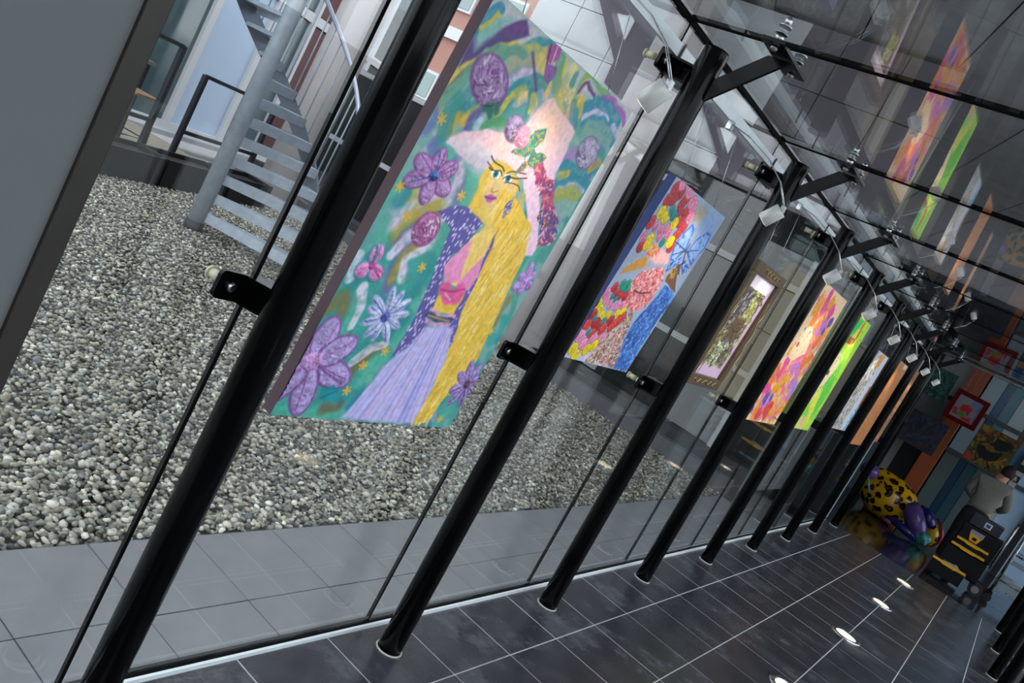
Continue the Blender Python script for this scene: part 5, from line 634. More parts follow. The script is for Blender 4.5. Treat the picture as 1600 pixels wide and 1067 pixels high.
# cafe front
b2 = wthing('cafe_building', 'white framed cafe building with pale blue blinds and dark windows behind the deck', 'building', tuple(fm(8, -7)))
BLIND = mat('pale_blue_blind', 'b4c6de', .7); TEALG = mat('teal_dark_window', '40565c', .08, 0, .2, 2, 0, 60, .8)
wpart(b2box(MB(), 2.0, 17.0, -7.3, -7.12, 0, 6.2), 'back_wall', mat('cafe_dark_interior', '33393e', .9), b2)
cols = [(3.0, 'b'), (4.4, 'g'), (5.8, 'b'), (7.2, 'g'), (8.4, 'b'), (9.45, 'g'), (10.7, 'b'), (12.1, 'g'), (13.2, 'r'), (14.3, 'b'), (15.6, 'g'), (17.0, None)]
for i in range(len(cols)-1):
    s0, k_ = cols[i]; s1 = cols[i+1][0]
    for z0, z1 in ((.18, 2.55), (2.75, 4.4), (4.6, 6.1)):
        w_ = wpart(b2box(MB(), s0+.07, s1-.07, -7.06, -7.03, z0, z1), 'window', (mat('red_brown_window', '5a3a3c', .2) if k_ == 'r' else BLIND if (k_ == 'b') == (z0 < 3) else TEALG), b2)
    wpart(b2box(MB(), s0-.07, s0+.07, -7.1, -6.97, .0, 6.2), 'frame_post', FRAMEW, b2)
for z in (.1, 2.65, 4.5, 6.15): wpart(b2box(MB(), 2.9, 17.0, -7.09, -6.99, z-.08, z+.08), 'frame_rail', FRAMEW, b2)
wpart(b2box(MB(), 3.0, 13.2, -7.0, -6.81, 0, .07), 'step', CONC, b2)
wpart(MB().tube([fm(8.6, -6.95)+Vector((0, 0, 2.52)), fm(8.6, -6.9)+Vector((0, 0, 2.52))], .06, 20), 'red_reflection_disc', emis('red_reflection_glow', 'ff4a3a', 1.6), b2, label='small round red glow put in for a reflection')  # glowing disc put in for a small red reflection
# concrete column
cc = wthing('concrete_column', 'round pale concrete column beside the spiral stair', 'column', (-7.85, 8.0, 0))
wpart(MB().tube([(-7.85, 8.0, 0), (-7.85, 8.0, 5.6)], .30, 32), 'shaft', mat('column_concrete', 'cfc8c8', .85, 0, .08, 3), cc)
wpart(MB().tube([(-7.85, 8.0, 0), (-7.85, 8.0, .06)], .36, 32), 'base', CONC, cc)
c2 = wthing('concrete_column', 'round pale concrete column standing in the gravel before the dark glazed building', 'column', (-3.42, 8.1, 0))
wpart(MB().tube([(-3.42, 8.1, -.05), (-3.42, 8.1, 4.79)], .27, 32), 'shaft', mat('column_concrete', 'cfc8c8', .85, 0, .08, 3), c2)
wpart(MB().tube([(-3.42, 8.1, -.05), (-3.42, 8.1, .05)], .32, 32), 'base', CONC, c2)
# ------------------------------------------------------------------ spiral stair
st = wthing('spiral_stair', 'galvanised steel spiral stair rising from the gravel', 'staircase', (-5.13, 4.89, 0))
BX = Vector((-5.13, 4.89, 0))
def sd_(th, rad, z): return BX+Vector((-math.sin(th)*rad, math.cos(th)*rad, z))
wpart(MB().tube([BX, BX+Vector((0, 0, 5.2))], .075, 24), 'pole', GALV, st); wpart(MB().tube([BX+Vector((0, 0, -.02)), BX+Vector((0, 0, .09))], .085, 24), 'pole_foot', mat('black_stair_foot', '2a2c30', .6), st)
NT = 23
for k in range(NT):
    th = math.radians(-54+13.2*k); z = .2+.187*k; mb = MB(); vs = []; dth = math.radians(8.5)
    pts = [(th-dth*.9, .07), (th-dth, .93), (th+dth, .93), (th+dth*.9, .07)]
    for zz in (z-.035, z): vs += [sd_(a, r_, zz) for a, r_ in pts]
    mb.add(vs, [(3, 2, 1, 0), (4, 5, 6, 7), (0, 1, 5, 4), (1, 2, 6, 5), (2, 3, 7, 6), (3, 0, 4, 7)])
    wpart(mb, 'tread', GALV, st)
    vs = [sd_(a, r_, zz) for zz in (z-.09, z-.035) for a, r_ in ((th-dth*.98, .07), (th-dth*.98, .93), (th-dth*.86, .93), (th-dth*.86, .07))]
    mb = MB(); mb.add(vs, [(3, 2, 1, 0), (4, 5, 6, 7), (0, 1, 5, 4), (1, 2, 6, 5), (2, 3, 7, 6), (3, 0, 4, 7)]); wpart(mb, 'tread_lip', GALV, st)
# outer string, handrail, balusters
STR = mat('stair_string_steel', '6c7480', .5, .6, .15, 10)
vs, fs = [], []
angs = [(-60+13.2*k*.5) for k in range(NT*2+1)]
for a_ in angs:
    th = math.radians(a_); z = .2+.187*(a_+54)/13.2
    for rr_ in (.93, .955):
        for dz in (-.14, .06): vs.append(sd_(th, rr_, z+dz))
for i in range(len(angs)-1):
    o = 4*i
    for q in ((0, 1, 5, 4), (2, 6, 7, 3), (1, 3, 7, 5), (0, 4, 6, 2)): fs.append(tuple(o+v for v in q))
mb = MB(); mb.add(vs, fs, False); wpart(mb, 'string', STR, st)
hr = [sd_(math.radians(a_), .95, 1.12+.187*(a_+54)/13.2) for a_ in angs]; wpart(MB().tube(hr, .022, 10), 'handrail', mat('pale_handrail', 'b4bccb', .35, .5), st)
for i in range(0, len(angs), 1):
    a_ = angs[i]; z = .2+.187*(a_+54)/13.2; wpart(MB().tube([sd_(math.radians(a_), .945, z), sd_(math.radians(a_), .95, z+.92)], .008, 6), 'baluster', GALV, st)
# ------------------------------------------------------------------ far surroundings seen only in reflections and through gaps
br = wthing('brick_building', 'red brick building with white windows beyond the dark glazed building', 'building', (-16, 16, 0))
BRK = mat('red_brick', 'a8665a', .85, 0, .15, 6)
brt = BRK.node_tree; bn = brt.nodes.new('ShaderNodeTexBrick'); bn.inputs['Color1'].default_value = rgba('b8685c'); bn.inputs['Color2'].default_value = rgba('a45c50'); bn.inputs['Mortar'].default_value = rgba('a87c70'); bn.inputs['Scale'].default_value = 3.0
tcn = brt.nodes.new('ShaderNodeTexCoord'); brt.links.new(tcn.outputs['Object'], bn.inputs['Vector']); brt.links.new(bn.outputs['Color'], brt.nodes['Principled BSDF'].inputs['Base Color'])
wpart(MB().box(-24, -9.8, 16, 22, 0, 8), 'wall', BRK, br)
for i in range(8):
    for z in (.6, 2.62, 4.9):
        x = -21.6+1.5*i; w_ = wpart(MB().box(x, x+.62, 15.94, 16.02, z, z+.72), 'window', FRAMEW, br); wpart(MB().box(x+.07, x+.55, 15.92, 15.95, z+.07, z+.65), 'pane', mat('grey_green_pane', '8a9c9a', .2), w_)
for z in (4.2, 6.6): wpart(MB().box(-24, -9.8, 15.9, 15.999, z, z+.28), 'band', FRAMEW, br)
gd = wthing('ground', 'grey tarmac and paving around the buildings', None, (0, 0, -.2), kind='structure')
wpart(MB().box(-90, 90, -80, 90, -.4, -.2), 'tarmac', mat('grey_tarmac', '8a8b8c', .9, 0, .1, 2), gd)
wpart(MB().box(2.16, 14, -14, 15.4, -.2, -.02), 'forecourt', mat('forecourt_paving', '7c7d7d', .85, 0, .1, 4), gd)
ow = wthing('added_street_building', 'added unseen low dark building opposite the courtyard side', 'building', (15, 4, 0))  # unseen building added, sized to bound reflections in the courtyard glass
wpart(MB().box(14.5, 18, -16, 21, -.2, 2.9), 'wall', mat('added_dark_wall', '4a4749', .8), ow)
for i in range(10): wpart(MB().box(14.45, 14.5, -14+3.2*i, -12+3.2*i, .9, 2.2), 'window', DARKGLASS, ow)
# ------------------------------------------------------------------ lobby at the end of the passage
LBW = mat('lobby_wall_blue_grey', '6b7a80', .6, 0, .1, 2); ORB = mat('orange_brown_column', 'a8552e', .5, 0, .12, 3)
wb = wthing('wall_back', 'lobby end wall of coloured glass panels, orange brown column and dark transoms', None, (0, 15.5, 0), kind='structure')
def tintglass(n_, h_): return glass(n_, lin(h_), .05)
zones = [(-1.3, -.5, 'lobby_slate', '2c3438'), (-.5, -.02, 'lobby_grey', 'a8b0b4'), (.26, .5, 'lobby_sky', '9ab8c8'), (.5, .62, 'lobby_deep_blue', '1c5888'), (.62, .78, 'lobby_teal', '4a8a9c'), (.78, 1.02, 'lobby_pale', 'b4ccd2'), (1.02, 1.1, 'lobby_rust', '6a3a2c'), (1.1, 1.24, 'lobby_blue', '5a94bc'), (1.34, 1.7, 'lobby_bright', 'b4d4f4'), (1.78, 2.5, 'lobby_bright', 'b4d4f4'), (2.58, 4.0, 'lobby_pale', 'b4ccd2')]
for x0, x1, n_, h_ in zones:
    for z0, z1 in ((.0, 1.33), (1.40, 2.06), (2.13, 3.1)):
        low = z0 < .5 and x1 < 1.2
        wpart(MB().box(x0+.004, x1-.004, 15.5, 15.52, z0, z1), 'panel', mat(n_+('_low' if low else ''), h_ if not low else {'lobby_deep_blue': '15405e', 'lobby_teal': '2c5566'}.get(n_, '5a7278'), .35), wb)
for z in (1.365, 2.095): wpart(MB().box(-1.3, 4.0, 15.46, 15.53, z-.035, z+.035), 'transom', mat('lobby_transom', '4a555a', .5), wb)
wpart(MB().box(-1.3, 4.0, 15.53, 15.6, 0, 3.1), 'backing', mat('lobby_backing', '1c2024', .8), wb)
wpart(MB().box(.0, .24, 15.2, 15.45, 0, 3.1), 'column', ORB, wb); wpart(MB().box(1.24, 1.34, 15.42, 15.53, 0, 3.1), 'door_post', FRAMEW, wb); wpart(MB().box(1.70, 1.78, 15.42, 15.53, 0, 3.1), 'door_post', mat('dark_door_post', '23262b', .5), wb); wpart(MB().box(2.5, 2.58, 15.42, 15.53, 0, 3.1), 'door_post', FRAMEW, wb)
wpart(MB().box(-.45, -.33, 15.4, 15.49, 0, 1.2), 'grey_strip', mat('light_grey_strip', '9a9a98', .6), wb); wpart(MB().box(-.33, .0, 15.4, 15.49, .0, 1.15), 'dark_panel', mat('black_panel', '10141a', .5), wb)
wpart(MB().box(.24, 1.24, 15.44, 15.5, 0, .08), 'skirting', FRAMEW, wb)
wls = wthing('wall_lobby_side', 'dark side wall of the lobby', None, (-1.3, 13, 0), kind='structure'); wpart(MB().box(-1.4, -1.3, 11.1, 15.6, 0, 3.1), 'wall_panel', mat('dark_lobby_wall', '34383c', .7), wls)
wpart(MB().box(-1.4, -.2, 11.06, 11.12, 0, 3.1), 'wall_panel', mat('dark_lobby_wall', '34383c', .7), wls)
wlr = wthing('wall_lobby_added_glass', 'added unseen glazed side letting daylight into the lobby', None, (4.05, 13, 0), kind='structure'); [wpart(MB().box(3.5, 3.512, 11.16+.885*i+.02, 11.16+.885*(i+1)-.02, 0, 3.1), 'pane', GLASS, wlr) for i in range(5)]; [wpart(MB().box(3.48, 3.53, 11.16+.885*i-.02, 11.16+.885*i+.02, 0, 3.1), 'mullion', RAILM, wlr) for i in range(6)]; wpart(MB().box(2.13, 3.53, 11.06, 11.12, 0, 3.1), 'wall_panel', mat('dark_lobby_wall', '34383c', .7), wlr)  # unseen glass added to brighten the lobby; dark panel bounds the reflected brightness
cl = wthing('ceiling_lobby', 'dark lobby ceiling', None, (1.3, 13, 3.1), kind='structure'); wpart(MB().box(-1.4, 4.1, 11.06, 15.6, 3.1, 3.2), 'ceiling_panel', mat('lobby_ceiling', '3c4246', .8), cl)
wd = wthing('wall_end_door', 'white edged glass leaf at the end of the courtyard glass', None, (-.14, 10.95, 0), kind='structure'); wpart(MB().box(-.16, -.145, 10.86, 11.06, 0, 2.4), 'pane', GLASS, wd); wpart(MB().box(-.165, -.14, 11.045, 11.06, 0, 2.4), 'edge', FRAMEW, wd)
# pictures on the lobby wall
def lobby_pic(name, lab, x0, x1, z0, z1, art, frame=None, y=14.3):
    t = wthing(name, lab, 'painting', ((x0+x1)/2, y, z0), 'pictures at the lobby end'); base = ORG[t.name]; nx, ny = art.nx, art.ny
    P = np.zeros((ny, nx, 3), np.float32); P[..., 0] = x0-base.x+art.X; P[..., 1] = -art.h; P[..., 2] = z1-base.z-art.Y
    idx = np.arange(nx*ny, dtype=np.int32).reshape(ny, nx); F = np.stack([idx[:-1, :-1], idx[1:, :-1], idx[1:, 1:], idx[:-1, 1:]], -1).reshape(-1, 4)
    me = fastmesh('canvas', P.reshape(-1, 3), np.ascontiguousarray(F)); me.materials.append(PAINT); c = art.c.reshape(-1, 3); c = np.where(c <= .04045, c/12.92, ((c+.055)/1.055)**2.4); colmesh(me, np.concatenate([c, np.ones((len(c), 1))], 1)); link('canvas', me, None, t)
    wpart(MB().box(x0, x1, y+.001, y+.03, z0, z1), 'stretcher', mat('lobby_canvas_edge', '4a4640', .8), t)
    if frame:
        f_, m_ = frame
        for a_ in ((x0-f_, x1+f_, z0-f_, z0), (x0-f_, x1+f_, z1, z1+f_), (x0-f_, x0, z0, z1), (x1, x1+f_, z0, z1)): wpart(MB().box(a_[0], a_[1], y-.02, y+.03, a_[2], a_[3]), 'frame_side', m_, t, .004)
    for xx in (x0+.1, x1-.1): wpart(MB().tube([(xx, y+.015, z1), (xx, y+.015, 3.1)], .0015, 5), 'hanging_wire', STEEL, t)
a = Art(.46, .45, 60, '1c4a44').run([('dab', ['0f2e2c', '2a6a5c', '143c38', '3a7a68'], .05, [(0, 0), (.46, 0), (.46, .45), (0, .45)], 200)])
lobby_pic('painting', 'dark teal mottled painting above the lobby window sill', -.5, -.04, 1.95, 2.40, a)
a = Art(.56, .52, 70, '1f2634').run([('dab', ['2a3050', '3a2c3c', '24404a', '182030', '3a3a5a', '4a3030'], .05, [(0, 0), (.56, 0), (.56, .52), (0, .52)], 260)])
lobby_pic('painting', 'dark blue speckled painting left of the orange brown column', -.35, .21, 1.16, 1.68, a, y=14.4)
a = Art(.34, .34, 60, '8c8c98').run([('p', '7a80a8', .05, [(.18, 0), (.34, 0), (.34, .15), (.2, .14)]), ('p', '8a9a80', .04, [(.1, .02), (.2, .02), (.18, .12), (.1, .12)]), ('p', 'c01c28', .02, [(.08, .2), (.1, .12), (.18, .1), (.24, .14), (.22, .26), (.18, .2), (.12, .24)]), ('p', 'b82a4a', .02, [(.0, .2), (.06, .2), (.1, .3), (.02, .3)]), ('p', '5a8a2c', .02, [(.06, .26), (.18, .22), (.2, .3), (.1, .3)]), ('p', 'c81c24', .02, [(.14, .3), (.28, .26), (.3, .33), (.18, .33)])])
lobby_pic('framed_picture', 'red flower picture in a wide dark red frame', .115, .455, 1.845, 2.185, a, (.065, mat('dark_red_frame', '6a0a14', .8, 0, 0, 20, 0, 60, .15)), 14.2)
a = Art(.55, .58, 80, '5a4c1e').run([('dab', ['7a6420', '3c3a1a', '8a4a20', '4a5a24', '2a2414', 'a07828'], .06, [(0, 0), (.55, 0), (.55, .58), (0, .58)], 240), ('p', 'a8702a', .04, [(0, 0), (.12, 0), (.08, .1), (0, .08)]), ('p', 'b03a20', .05, [(0, .42), (.12, .5), (.1, .58), (0, .58)]), ('p', '0b0b0c', .01, [(.08, .3), (.16, .28), (.24, .33), (.34, .3), (.42, .26), (.4, .4), (.3, .46), (.18, .46), (.1, .38)]), ('p', '0b0b0c', .015, [(.26, .1), (.46, .08), (.5, .12), (.44, .22), (.3, .26), (.24, .2)]), ('s', .02, '0b0b0c', .006, [(.28, .22), (.16, .22), (.1, .28)]), ('s', .02, '0b0b0c', .006, [(.38, .24), (.42, .3)]), ('s', .02, '0b0b0c', .006, [(.2, .44), (.14, .56)]), ('s', .02, '0b0b0c', .006, [(.28, .44), (.38, .57)])])
lobby_pic('painting', 'ochre painting with a black long legged bird shape behind the standing person', .57, 1.12, 1.38, 1.96, a)
# exit signs beside the door
for z, lb in ((1.64, 'upper small green sign plate on the white door post'), (1.46, 'lower green exit sign with a white running figure')):
    t = wthing('exit_sign', lb, 'sign', (1.29, 15.41, z), 'green signs by the lobby door'); wpart(MB().box(1.235, 1.345, 15.40, 15.418, z-.055, z+.055), 'plate', mat('dark_green_sign', '0f3a2c', .5), t)
    if z < 1.5:
        fig = MB(); fig.tube([(1.285, 15.398, z+.028), (1.285, 15.396, z+.028)], .01, 10); fig.cbox((1.285, 15.398, z), .02, .003, .035); fig.cbox((1.27, 15.398, z-.025), .03, .003, .01); fig.cbox((1.303, 15.398, z-.022), .012, .003, .03); fig.cbox((1.305, 15.398, z+.008), .024, .003, .008); wpart(fig, 'pictogram', WHITE, t)
# ------------------------------------------------------------------ recessed floor lights
for i, y in enumerate((4.82, 6.6, 8.36, 10.05, 3.05, 1.28)):
    t = wthing('floor_light', ['round recessed floor light, fourth from the lobby', 'round recessed floor light, third from the lobby', 'round recessed floor light, second from the lobby', 'round recessed floor light closest to the lobby', 'round recessed floor light, fifth from the lobby', 'round recessed floor light, sixth from the lobby'][i], 'light', (.976, y, 0), 'floor lights along the passage')
    rg = MB(); n = 28; R = [(.11, .0005), (.108, .006), (.078, .006), (.076, .0025)]; vs = [(.976+r_*math.cos(6.2832*k/n), y+r_*math.sin(6.2832*k/n), z) for r_, z in R for k in range(n)]
    rg.add(vs, [(j*n+k, (j+1)*n+k, (j+1)*n+(k+1) % n, j*n+(k+1) % n)[::-1] for j in range(3) for k in range(n)], True); wpart(rg, 'bezel', STEEL, t)
    wpart(MB().tube([(.976, y, .0004), (.976, y, .003)], .0765, 28), 'diffuser', emis('warm_floor_diffuser', 'ffe6c0', 1.0), t)
# ------------------------------------------------------------------ painted animal sculpture on the lobby floor
def leopard():
    m = bpy.data.materials.new('leopard_paint'); m.use_nodes = True; nt = m.node_tree; b = nt.nodes['Principled BSDF']; b.inputs['Roughness'].default_value = .22
    tc = nt.nodes.new('ShaderNodeTexCoord'); ns = nt.nodes.new('ShaderNodeTexNoise'); ns.inputs['Scale'].default_value = 9
    ad = nt.nodes.new('ShaderNodeVectorMath'); ad.operation = 'MULTIPLY_ADD'; ad.inputs[1].default_value = (.09, .09, .09)
    nt.links.new(tc.outputs['Object'], ns.inputs['Vector']); nt.links.new(ns.outputs['Color'], ad.inputs[0]); nt.links.new(tc.outputs['Object'], ad.inputs[2])
    vo = nt.nodes.new('ShaderNodeTexVoronoi'); vo.inputs['Scale'].default_value = 8.5; vo.inputs['Randomness'].default_value = .75; nt.links.new(ad.outputs[0], vo.inputs['Vector'])
    cr = nt.nodes.new('ShaderNodeValToRGB'); e = cr.color_ramp.elements; e[0].position = 0; e[0].color = rgba('6a3a10'); e[1].position = 1; e[1].color = rgba('c99a12')
    for p, c in ((.16, '4a2408'), (.24, '120a06'), (.42, '120a06'), (.46, 'c99a12')):
        q = e.new(p); q.color = rgba(c)
    nt.links.new(vo.outputs['Distance'], cr.inputs[0]); nt.links.new(cr.outputs[0], b.inputs['Base Color']); return m
LEO = leopard(); PURP = mat('glossy_purple_paint', '5e4a8c', .2, 0, .3, 10); NAVY = mat('glossy_navy_paint', '24246a', .2, 0, .2, 10); TEALP = mat('glossy_teal_paint', '3f8f8c', .2, 0, .25, 12); REDP = mat('glossy_red_paint', '9a2430', .25); PINKP = mat('glossy_pink_paint', 'a8507a', .25)
sc = wthing('animal_sculpture', 'glossy leopard spotted sculpture with a purple folded front end lying on the lobby floor', 'sculpture', (.2, 14, 0))
rot = Matrix.Rotation(math.radians(8), 4, 'Y')
wpart(MB().ball((.03, 14, .33), .47, .34, .32, 40, 24, rot, lambda d: 1+.06*math.sin(3*d.x+1)+.05*d.z*d.x), 'body', LEO, sc)
wpart(MB().ball((.02, 13.98, .46), .42, .2, .2, 32, 16, Matrix.Rotation(math.radians(13), 4, 'Y')), 'back_ridge', LEO, sc)
wpart(MB().tube([(.38, 13.75, .42), (.47, 13.70, .36), (.56, 13.68, .26), (.66, 13.66, .16), (.74, 13.68, .08)], [.10, .15, .16, .13, .06], 18), 'folded_front', PURP, sc)
wpart(MB().tube([(.5, 13.72, .48), (.62, 13.68, .45), (.72, 13.68, .34), (.76, 13.7, .2)], [.04, .08, .09, .05], 16), 'shoulder_fold', NAVY, sc)
wpart(MB().tube([(.2, 13.66, .09), (.32, 13.6, .12), (.44, 13.58, .10), (.58, 13.56, .08), (.7, 13.58, .05)], [.03, .055, .06, .06, .03], 14), 'foreleg', NAVY, sc)
wpart(MB().tube([(.16, 13.62, .06), (.26, 13.58, .07), (.3, 13.57, .05)], [.02, .03, .015], 10), 'paw', PINKP, sc)
wpart(MB().ball((.74, 13.6, .12), .11, .09, .1, 20, 12, None, lambda d: 1+.12*math.sin(7*d.x+4*d.z)), 'teal_scarf', TEALP, sc)
wpart(MB().ball((.82, 13.68, .22), .1, .1, .17, 20, 12, Matrix.Rotation(math.radians(-18), 4, 'Y')), 'muzzle', LEO, sc)
wpart(MB().tube([(.76, 13.68, .46), (.86, 13.66, .4), (.93, 13.65, .28), (.94, 13.65, .17), (.88, 13.63, .07)], [.012, .02, .022, .02, .012], 10), 'red_rim', REDP, sc)
wpart(MB().tube([(-.34, 13.66, .55), (-.26, 13.62, .42), (-.16, 13.6, .28)], .014, 8), 'teal_stripe', TEALP, sc); wpart(MB().ball((-.34, 13.8, .55), .14, .16, .12, 18, 12), 'rump_fold', PURP, sc)
# ------------------------------------------------------------------ person seen from behind
def skin_obj(name, vs, es, m, parent, root=0, sub=2):
    """Skin modifier needs its vertex layer: made through bmesh"""
    import bmesh
    og = ORG[parent.name]; bm = bmesh.new(); ly = bm.verts.layers.skin.verify(); bv = []
    for i, v in enumerate(vs):
        q = bm.verts.new(Vector(v[0])-og); r_ = v[1] if isinstance(v[1], tuple) else (v[1], v[1]); q[ly].radius = r_; q[ly].use_root = (i == root); bv.append(q)
    for a_, b_ in es: bm.edges.new((bv[a_], bv[b_]))
    me = bpy.data.meshes.new(name); bm.to_mesh(me); bm.free(); me.materials.append(m); o = link(name, me, None, parent); ORG[o.name] = og
    o.modifiers.new('skin', 'SKIN').use_smooth_shade = True; s_ = o.modifiers.new('sub', 'SUBSURF'); s_.levels = sub; s_.render_levels = sub; return o
SKIN = mat('skin', 'b98a74', .5); SWT = mat('grey_green_sweater', '7c7c75', .9, 0, .1, 30, .4, 200); TRS = mat('navy_trousers', '14161c', .85, 0, .1, 30); HAIRM = mat('dark_brown_hair', '2c1f18', .7, 0, .2, 80, .6, 200); SHOE = mat('black_shoe', '101012', .5)
pr = wthing('person', 'person in a grey sweater and dark trousers with back turned behind the tool trolley', 'person', (1.15, 13.0, 0))
J = dict(pel=(1.14, 13.0, .92), wst=(1.14, 13.0, 1.05), chs=(1.14, 13.02, 1.22), nk=(1.16, 13.05, 1.36), hd0=(1.18, 13.09, 1.42), hd1=(1.195, 13.12, 1.49), shl=(.965, 13.03, 1.29), shr=(1.32, 13.03, 1.31), ell=(.90, 13.06, 1.07), elr=(1.405, 13.06, 1.08), wrl=(.99, 13.26, 1.0), wrr=(1.33, 13.27, .99), hil=(1.05, 13.0, .86), hir=(1.23, 13.0, .86), knl=(1.04, 13.01, .47), knr=(1.25, 13.03, .47), anl=(1.03, 12.98, .09), anr=(1.26, 13.0, .09), tol=(1.02, 13.12, .035), tor=(1.28, 13.14, .035))
body = [(J['pel'], (.15, .1)), (J['wst'], (.13, .09)), (J['chs'], (.15, .1)), (J['nk'], .05), (J['hd0'], .062), (J['hd1'], .078), (J['shl'], .05), (J['ell'], .04), (J['wrl'], .028), (J['shr'], .05), (J['elr'], .04), (J['wrr'], .028), (J['hil'], .08), (J['knl'], .055), (J['anl'], .036), (J['tol'], .03), (J['hir'], .08), (J['knr'], .055), (J['anr'], .036), (J['tor'], .03)]
skin_obj('body', body, [(0, 1), (1, 2), (2, 3), (3, 4), (4, 5), (2, 6), (6, 7), (7, 8), (2, 9), (9, 10), (10, 11), (0, 12), (12, 13), (13, 14), (14, 15), (0, 16), (16, 17), (17, 18), (18, 19)], SKIN, pr)
for w_, s_ in (('wrl', 1), ('wrr', -1)):
    p = Vector(J[w_]); hv = [(p, .026), (p+Vector((.03*s_, .06, -.01)), (.036, .018))]; he = [(0, 1)]
    for q, (dx, L) in enumerate(((-.03, .062), (-.01, .072), (.01, .068), (.03, .054))):
        b0 = hv[1][0]+Vector((dx, .03, 0)); i0 = len(hv); hv += [(b0, .0095), (b0+Vector((.008*s_, L*.5, -.015)), .009), (b0+Vector((.012*s_, L*.8, -.04)), .0075)]; he += [(1, i0), (i0, i0+1), (i0+1, i0+2)]
    i0 = len(hv); hv += [(p+Vector((.045*s_, .03, .01)), .0105), (p+Vector((.06*s_, .065, 0)), .009)]; he += [(0, i0), (i0, i0+1)]
    skin_obj('hand', hv, he, SKIN, pr)
swt = [((1.14, 13.0, .87), (.185, .135)), ((1.14, 13.0, .98), (.165, .12)), ((1.14, 13.01, 1.1), (.165, .12)), ((1.14, 13.02, 1.23), (.17, .12)), ((1.155, 13.04, 1.335), (.085, .075)), (J['shl'], .072), (J['ell'], .062), (Vector(J['wrl'])-Vector((0, .02, 0)), .042), (J['shr'], .072), (J['elr'], .062), (Vector(J['wrr'])-Vector((0, .02, 0)), .042)]
skin_obj('sweater', swt, [(0, 1), (1, 2), (2, 3), (3, 4), (3, 5), (5, 6), (6, 7), (3, 8), (8, 9), (9, 10)], SWT, pr)
trs = [((1.14, 13.0, .98), (.155, .112)), ((1.14, 13.0, .86), (.16, .12)), ((1.045, 13.0, .74), .095), (J['knl'], .075), (Vector(J['anl'])+Vector((0, 0, .0)), .06), ((1.235, 13.0, .74), .095), (J['knr'], .075), (J['anr'], .06)]
skin_obj('trousers', trs, [(0, 1), (1, 2), (2, 3), (3, 4), (1, 5), (5, 6), (6, 7)], TRS, pr)
for a_ in ('l', 'r'):
    p0, p1 = Vector(J['an'+a_]), Vector(J['to'+a_]); skin_obj('shoe', [(p0+Vector((0, -.05, -.05)), .036), (p0+Vector((0, .02, -.04)), .045), (p1+Vector((0, .02, .005)), .038), (p1+Vector((0, .08, 0)), .028)], [(0, 1), (1, 2), (2, 3)], SHOE, pr)
hc = Vector(J['hd1'])+Vector((0, -.012, .02)); hb = MB(); hb.ball(hc, .088, .1, .098, 20, 14, None, lambda d: (1+.05*math.sin(9*d.x+7*d.z)+.04*math.sin(15*d.y)) if d.z > -.75 and not (d.y > .45 and d.z < .35) else .78); wpart(hb, 'hair', HAIRM, pr)
for s_ in (-1, 1): wpart(MB().ball(Vector(J['hd1'])+Vector((.083*s_, .01, -.02)), .014, .022, .032, 10, 8), 'ear', SKIN, pr)
wpart(MB().ball(Vector(J['hd1'])+Vector((0, .098, -.02)), .013, .02, .018, 10, 8), 'nose', SKIN, pr)
for s_ in (-1, 1): wpart(MB().ball(Vector(J['hd1'])+Vector((.03*s_, .082, .0)), .01, .006, .006, 10, 8), 'eye', mat('eye_dark', '1c1816', .3), pr)
wpart(MB().ball(Vector(J['hd1'])+Vector((0, .085, -.052)), .022, .008, .006, 10, 6), 'mouth', mat('lip', '96584e', .5), pr)
# ------------------------------------------------------------------ tool trolley
TRB = mat('black_trolley_plastic', '0b0c0f', .5, 0, .1, 30, 0, 60, .2); YEL = mat('yellow_trolley_handle', 'd9a218', .4); GREYP = mat('grey_clear_plastic', '8a8a92', .3)
tr = wthing('tool_trolley', 'black rolling tool trolley with yellow handles and an open lower bin', 'trolley', (1.3, 12.1, 0))
wpart(MB().box(1.06, 1.56, 12.0, 12.42, .14, .42), 'lower_box', TRB, tr, .015); wpart(MB().box(1.1, 1.57, 12.0, 12.4, .425, .75), 'upper_box', TRB, tr, .015)
tb = wpart(MB().box(1.03, 1.42, 11.78, 11.82, .03, .21).box(1.03, 1.06, 11.82, 12.0, .03, .21).box(1.39, 1.42, 11.82, 12.0, .03, .21).box(1.03, 1.42, 11.82, 12.0, .03, .06), 'tilt_bin', TRB, tr, .006)
def bar(x0, x1, y, z): return MB().prism([(x0, z-.014), (x0+.1, z-.014), (x0+.13, z-.024), (x1-.13, z-.024), (x1-.1, z-.014), (x1, z-.014), (x1, z+.014), (x0, z+.014)], y-.012, y+.012, xz)
wpart(bar(1.02, 1.42, 11.79, .205), 'handle', YEL, tb); wpart(bar(1.1, 1.5, 11.985, .455), 'handle', YEL, tr); wpart(bar(1.12, 1.5, 11.985, .545), 'handle', YEL, tr)
wpart(MB().ball((1.25, 11.91, .17), .15, .07, .06, 16, 8, None, lambda d: 1+.2*math.sin(8*d.x)), 'bin_contents', GREYP, tb)
lt = wpart(MB().prism([(1.215, .665), (1.245, .575), (1.335, .575), (1.365, .665)], 11.98, 12.0, xz), 'latch', YEL, tr); wpart(MB().box(1.21, 1.37, 11.975, 12.0, .665, .715), 'latch_cap', GREYP, lt)
wpart(MB().box(1.265, 1.315, 11.972, 11.98, .60, .635), 'latch_grip', TRB, lt)
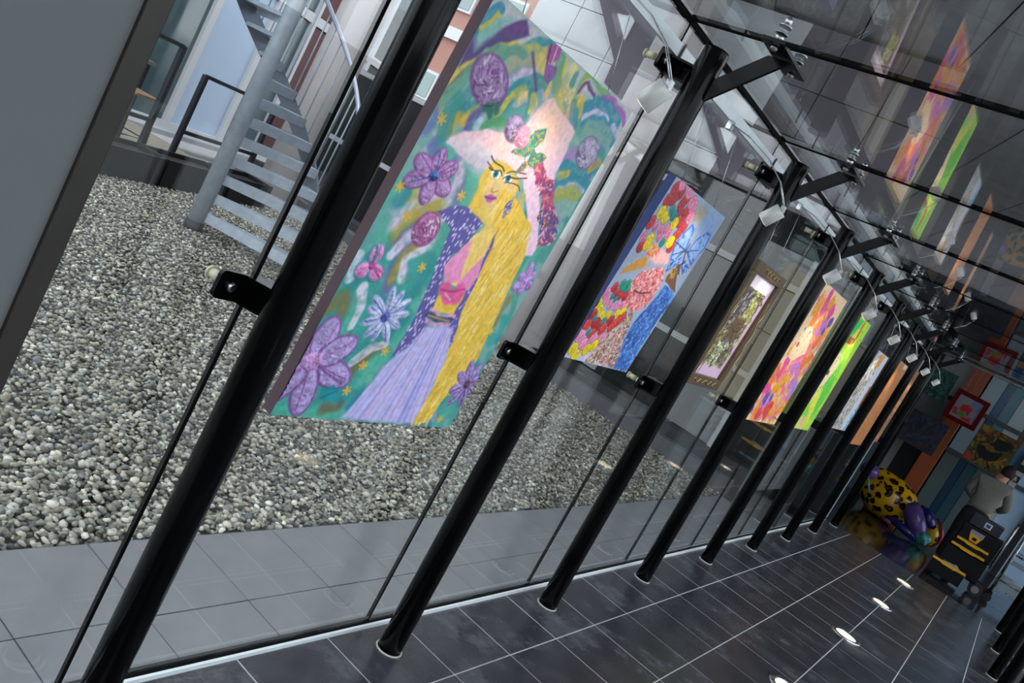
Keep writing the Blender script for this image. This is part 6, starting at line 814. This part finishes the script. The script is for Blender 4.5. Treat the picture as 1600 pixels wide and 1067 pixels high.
for y_ in (12.08, 12.36):
    w_ = wpart(MB().tube([(1.585, y_-.02, .085), (1.585, y_+.02, .085)], .085, 24), 'wheel', mat('rubber_wheel', '26272b', .6), tr); wpart(MB().tube([(1.585, y_-.024, .085), (1.585, y_-.02, .085)], .045, 16), 'hub', GREYP, w_)
    wpart(MB().tube([(1.06, y_-.015, .05), (1.06, y_+.015, .05)], .05, 18), 'wheel', mat('rubber_wheel', '26272b', .6), tr)
for y_ in (12.06, 12.36): wpart(MB().tube([(1.59, y_, .4), (1.6, y_, 1.02)], .012, 8), 'pull_tube', STEEL, tr)
wpart(MB().tube([(1.6, 12.05, 1.02), (1.6, 12.37, 1.02)], .014, 8), 'pull_grip', TRB, tr)
cs = wthing('storage_case', 'flat dark blue case with a small white label on top of the tool trolley', 'case', (1.3, 12.2, .75))
wpart(MB().box(1.14, 1.5, 12.03, 12.35, .755, .90), 'case_body', mat('dark_navy_case', '171b2a', .5), cs, .01); lb_ = wpart(MB().box(1.30, 1.38, 12.024, 12.03, .80, .87), 'sticker', mat('sticker_white', 'cfd0d4', .6), cs); wpart(MB().box(1.315, 1.365, 12.020, 12.024, .815, .855), 'sticker_mark', mat('sticker_blue', '2c3c78', .6), lb_)
# ------------------------------------------------------------------ steel service cart
ct = wthing('service_cart', 'tubular steel service cart standing beside the tool trolley', 'cart', (1.82, 12.6, 0))
for x_, y_ in ((1.74, 12.35), (2.12, 12.35), (1.74, 12.85), (2.12, 12.85)):
    wpart(MB().tube([(x_, y_, .09), (x_, y_, 1.12)], .014, 10), 'upright', STEEL, ct); wpart(MB().tube([(x_, y_-.012, .05), (x_, y_+.012, .05)], .05, 14), 'castor', mat('rubber_wheel', '26272b', .6), ct)
for z in (.2, .55, .9): wpart(MB().box(1.74, 2.12, 12.35, 12.85, z, z+.02), 'shelf', STEEL, ct)
for z in (.32, .68, 1.1):
    wpart(MB().tube([(1.74, 12.35, z), (2.12, 12.35, z), (2.12, 12.85, z), (1.74, 12.85, z), (1.74, 12.35, z)], .011, 8), 'rail', STEEL, ct)
wpart(MB().box(1.72, 2.0, 12.42, 12.78, .22, .36), 'tray', mat('pale_blue_tray', 'a8b8c4', .4), ct)
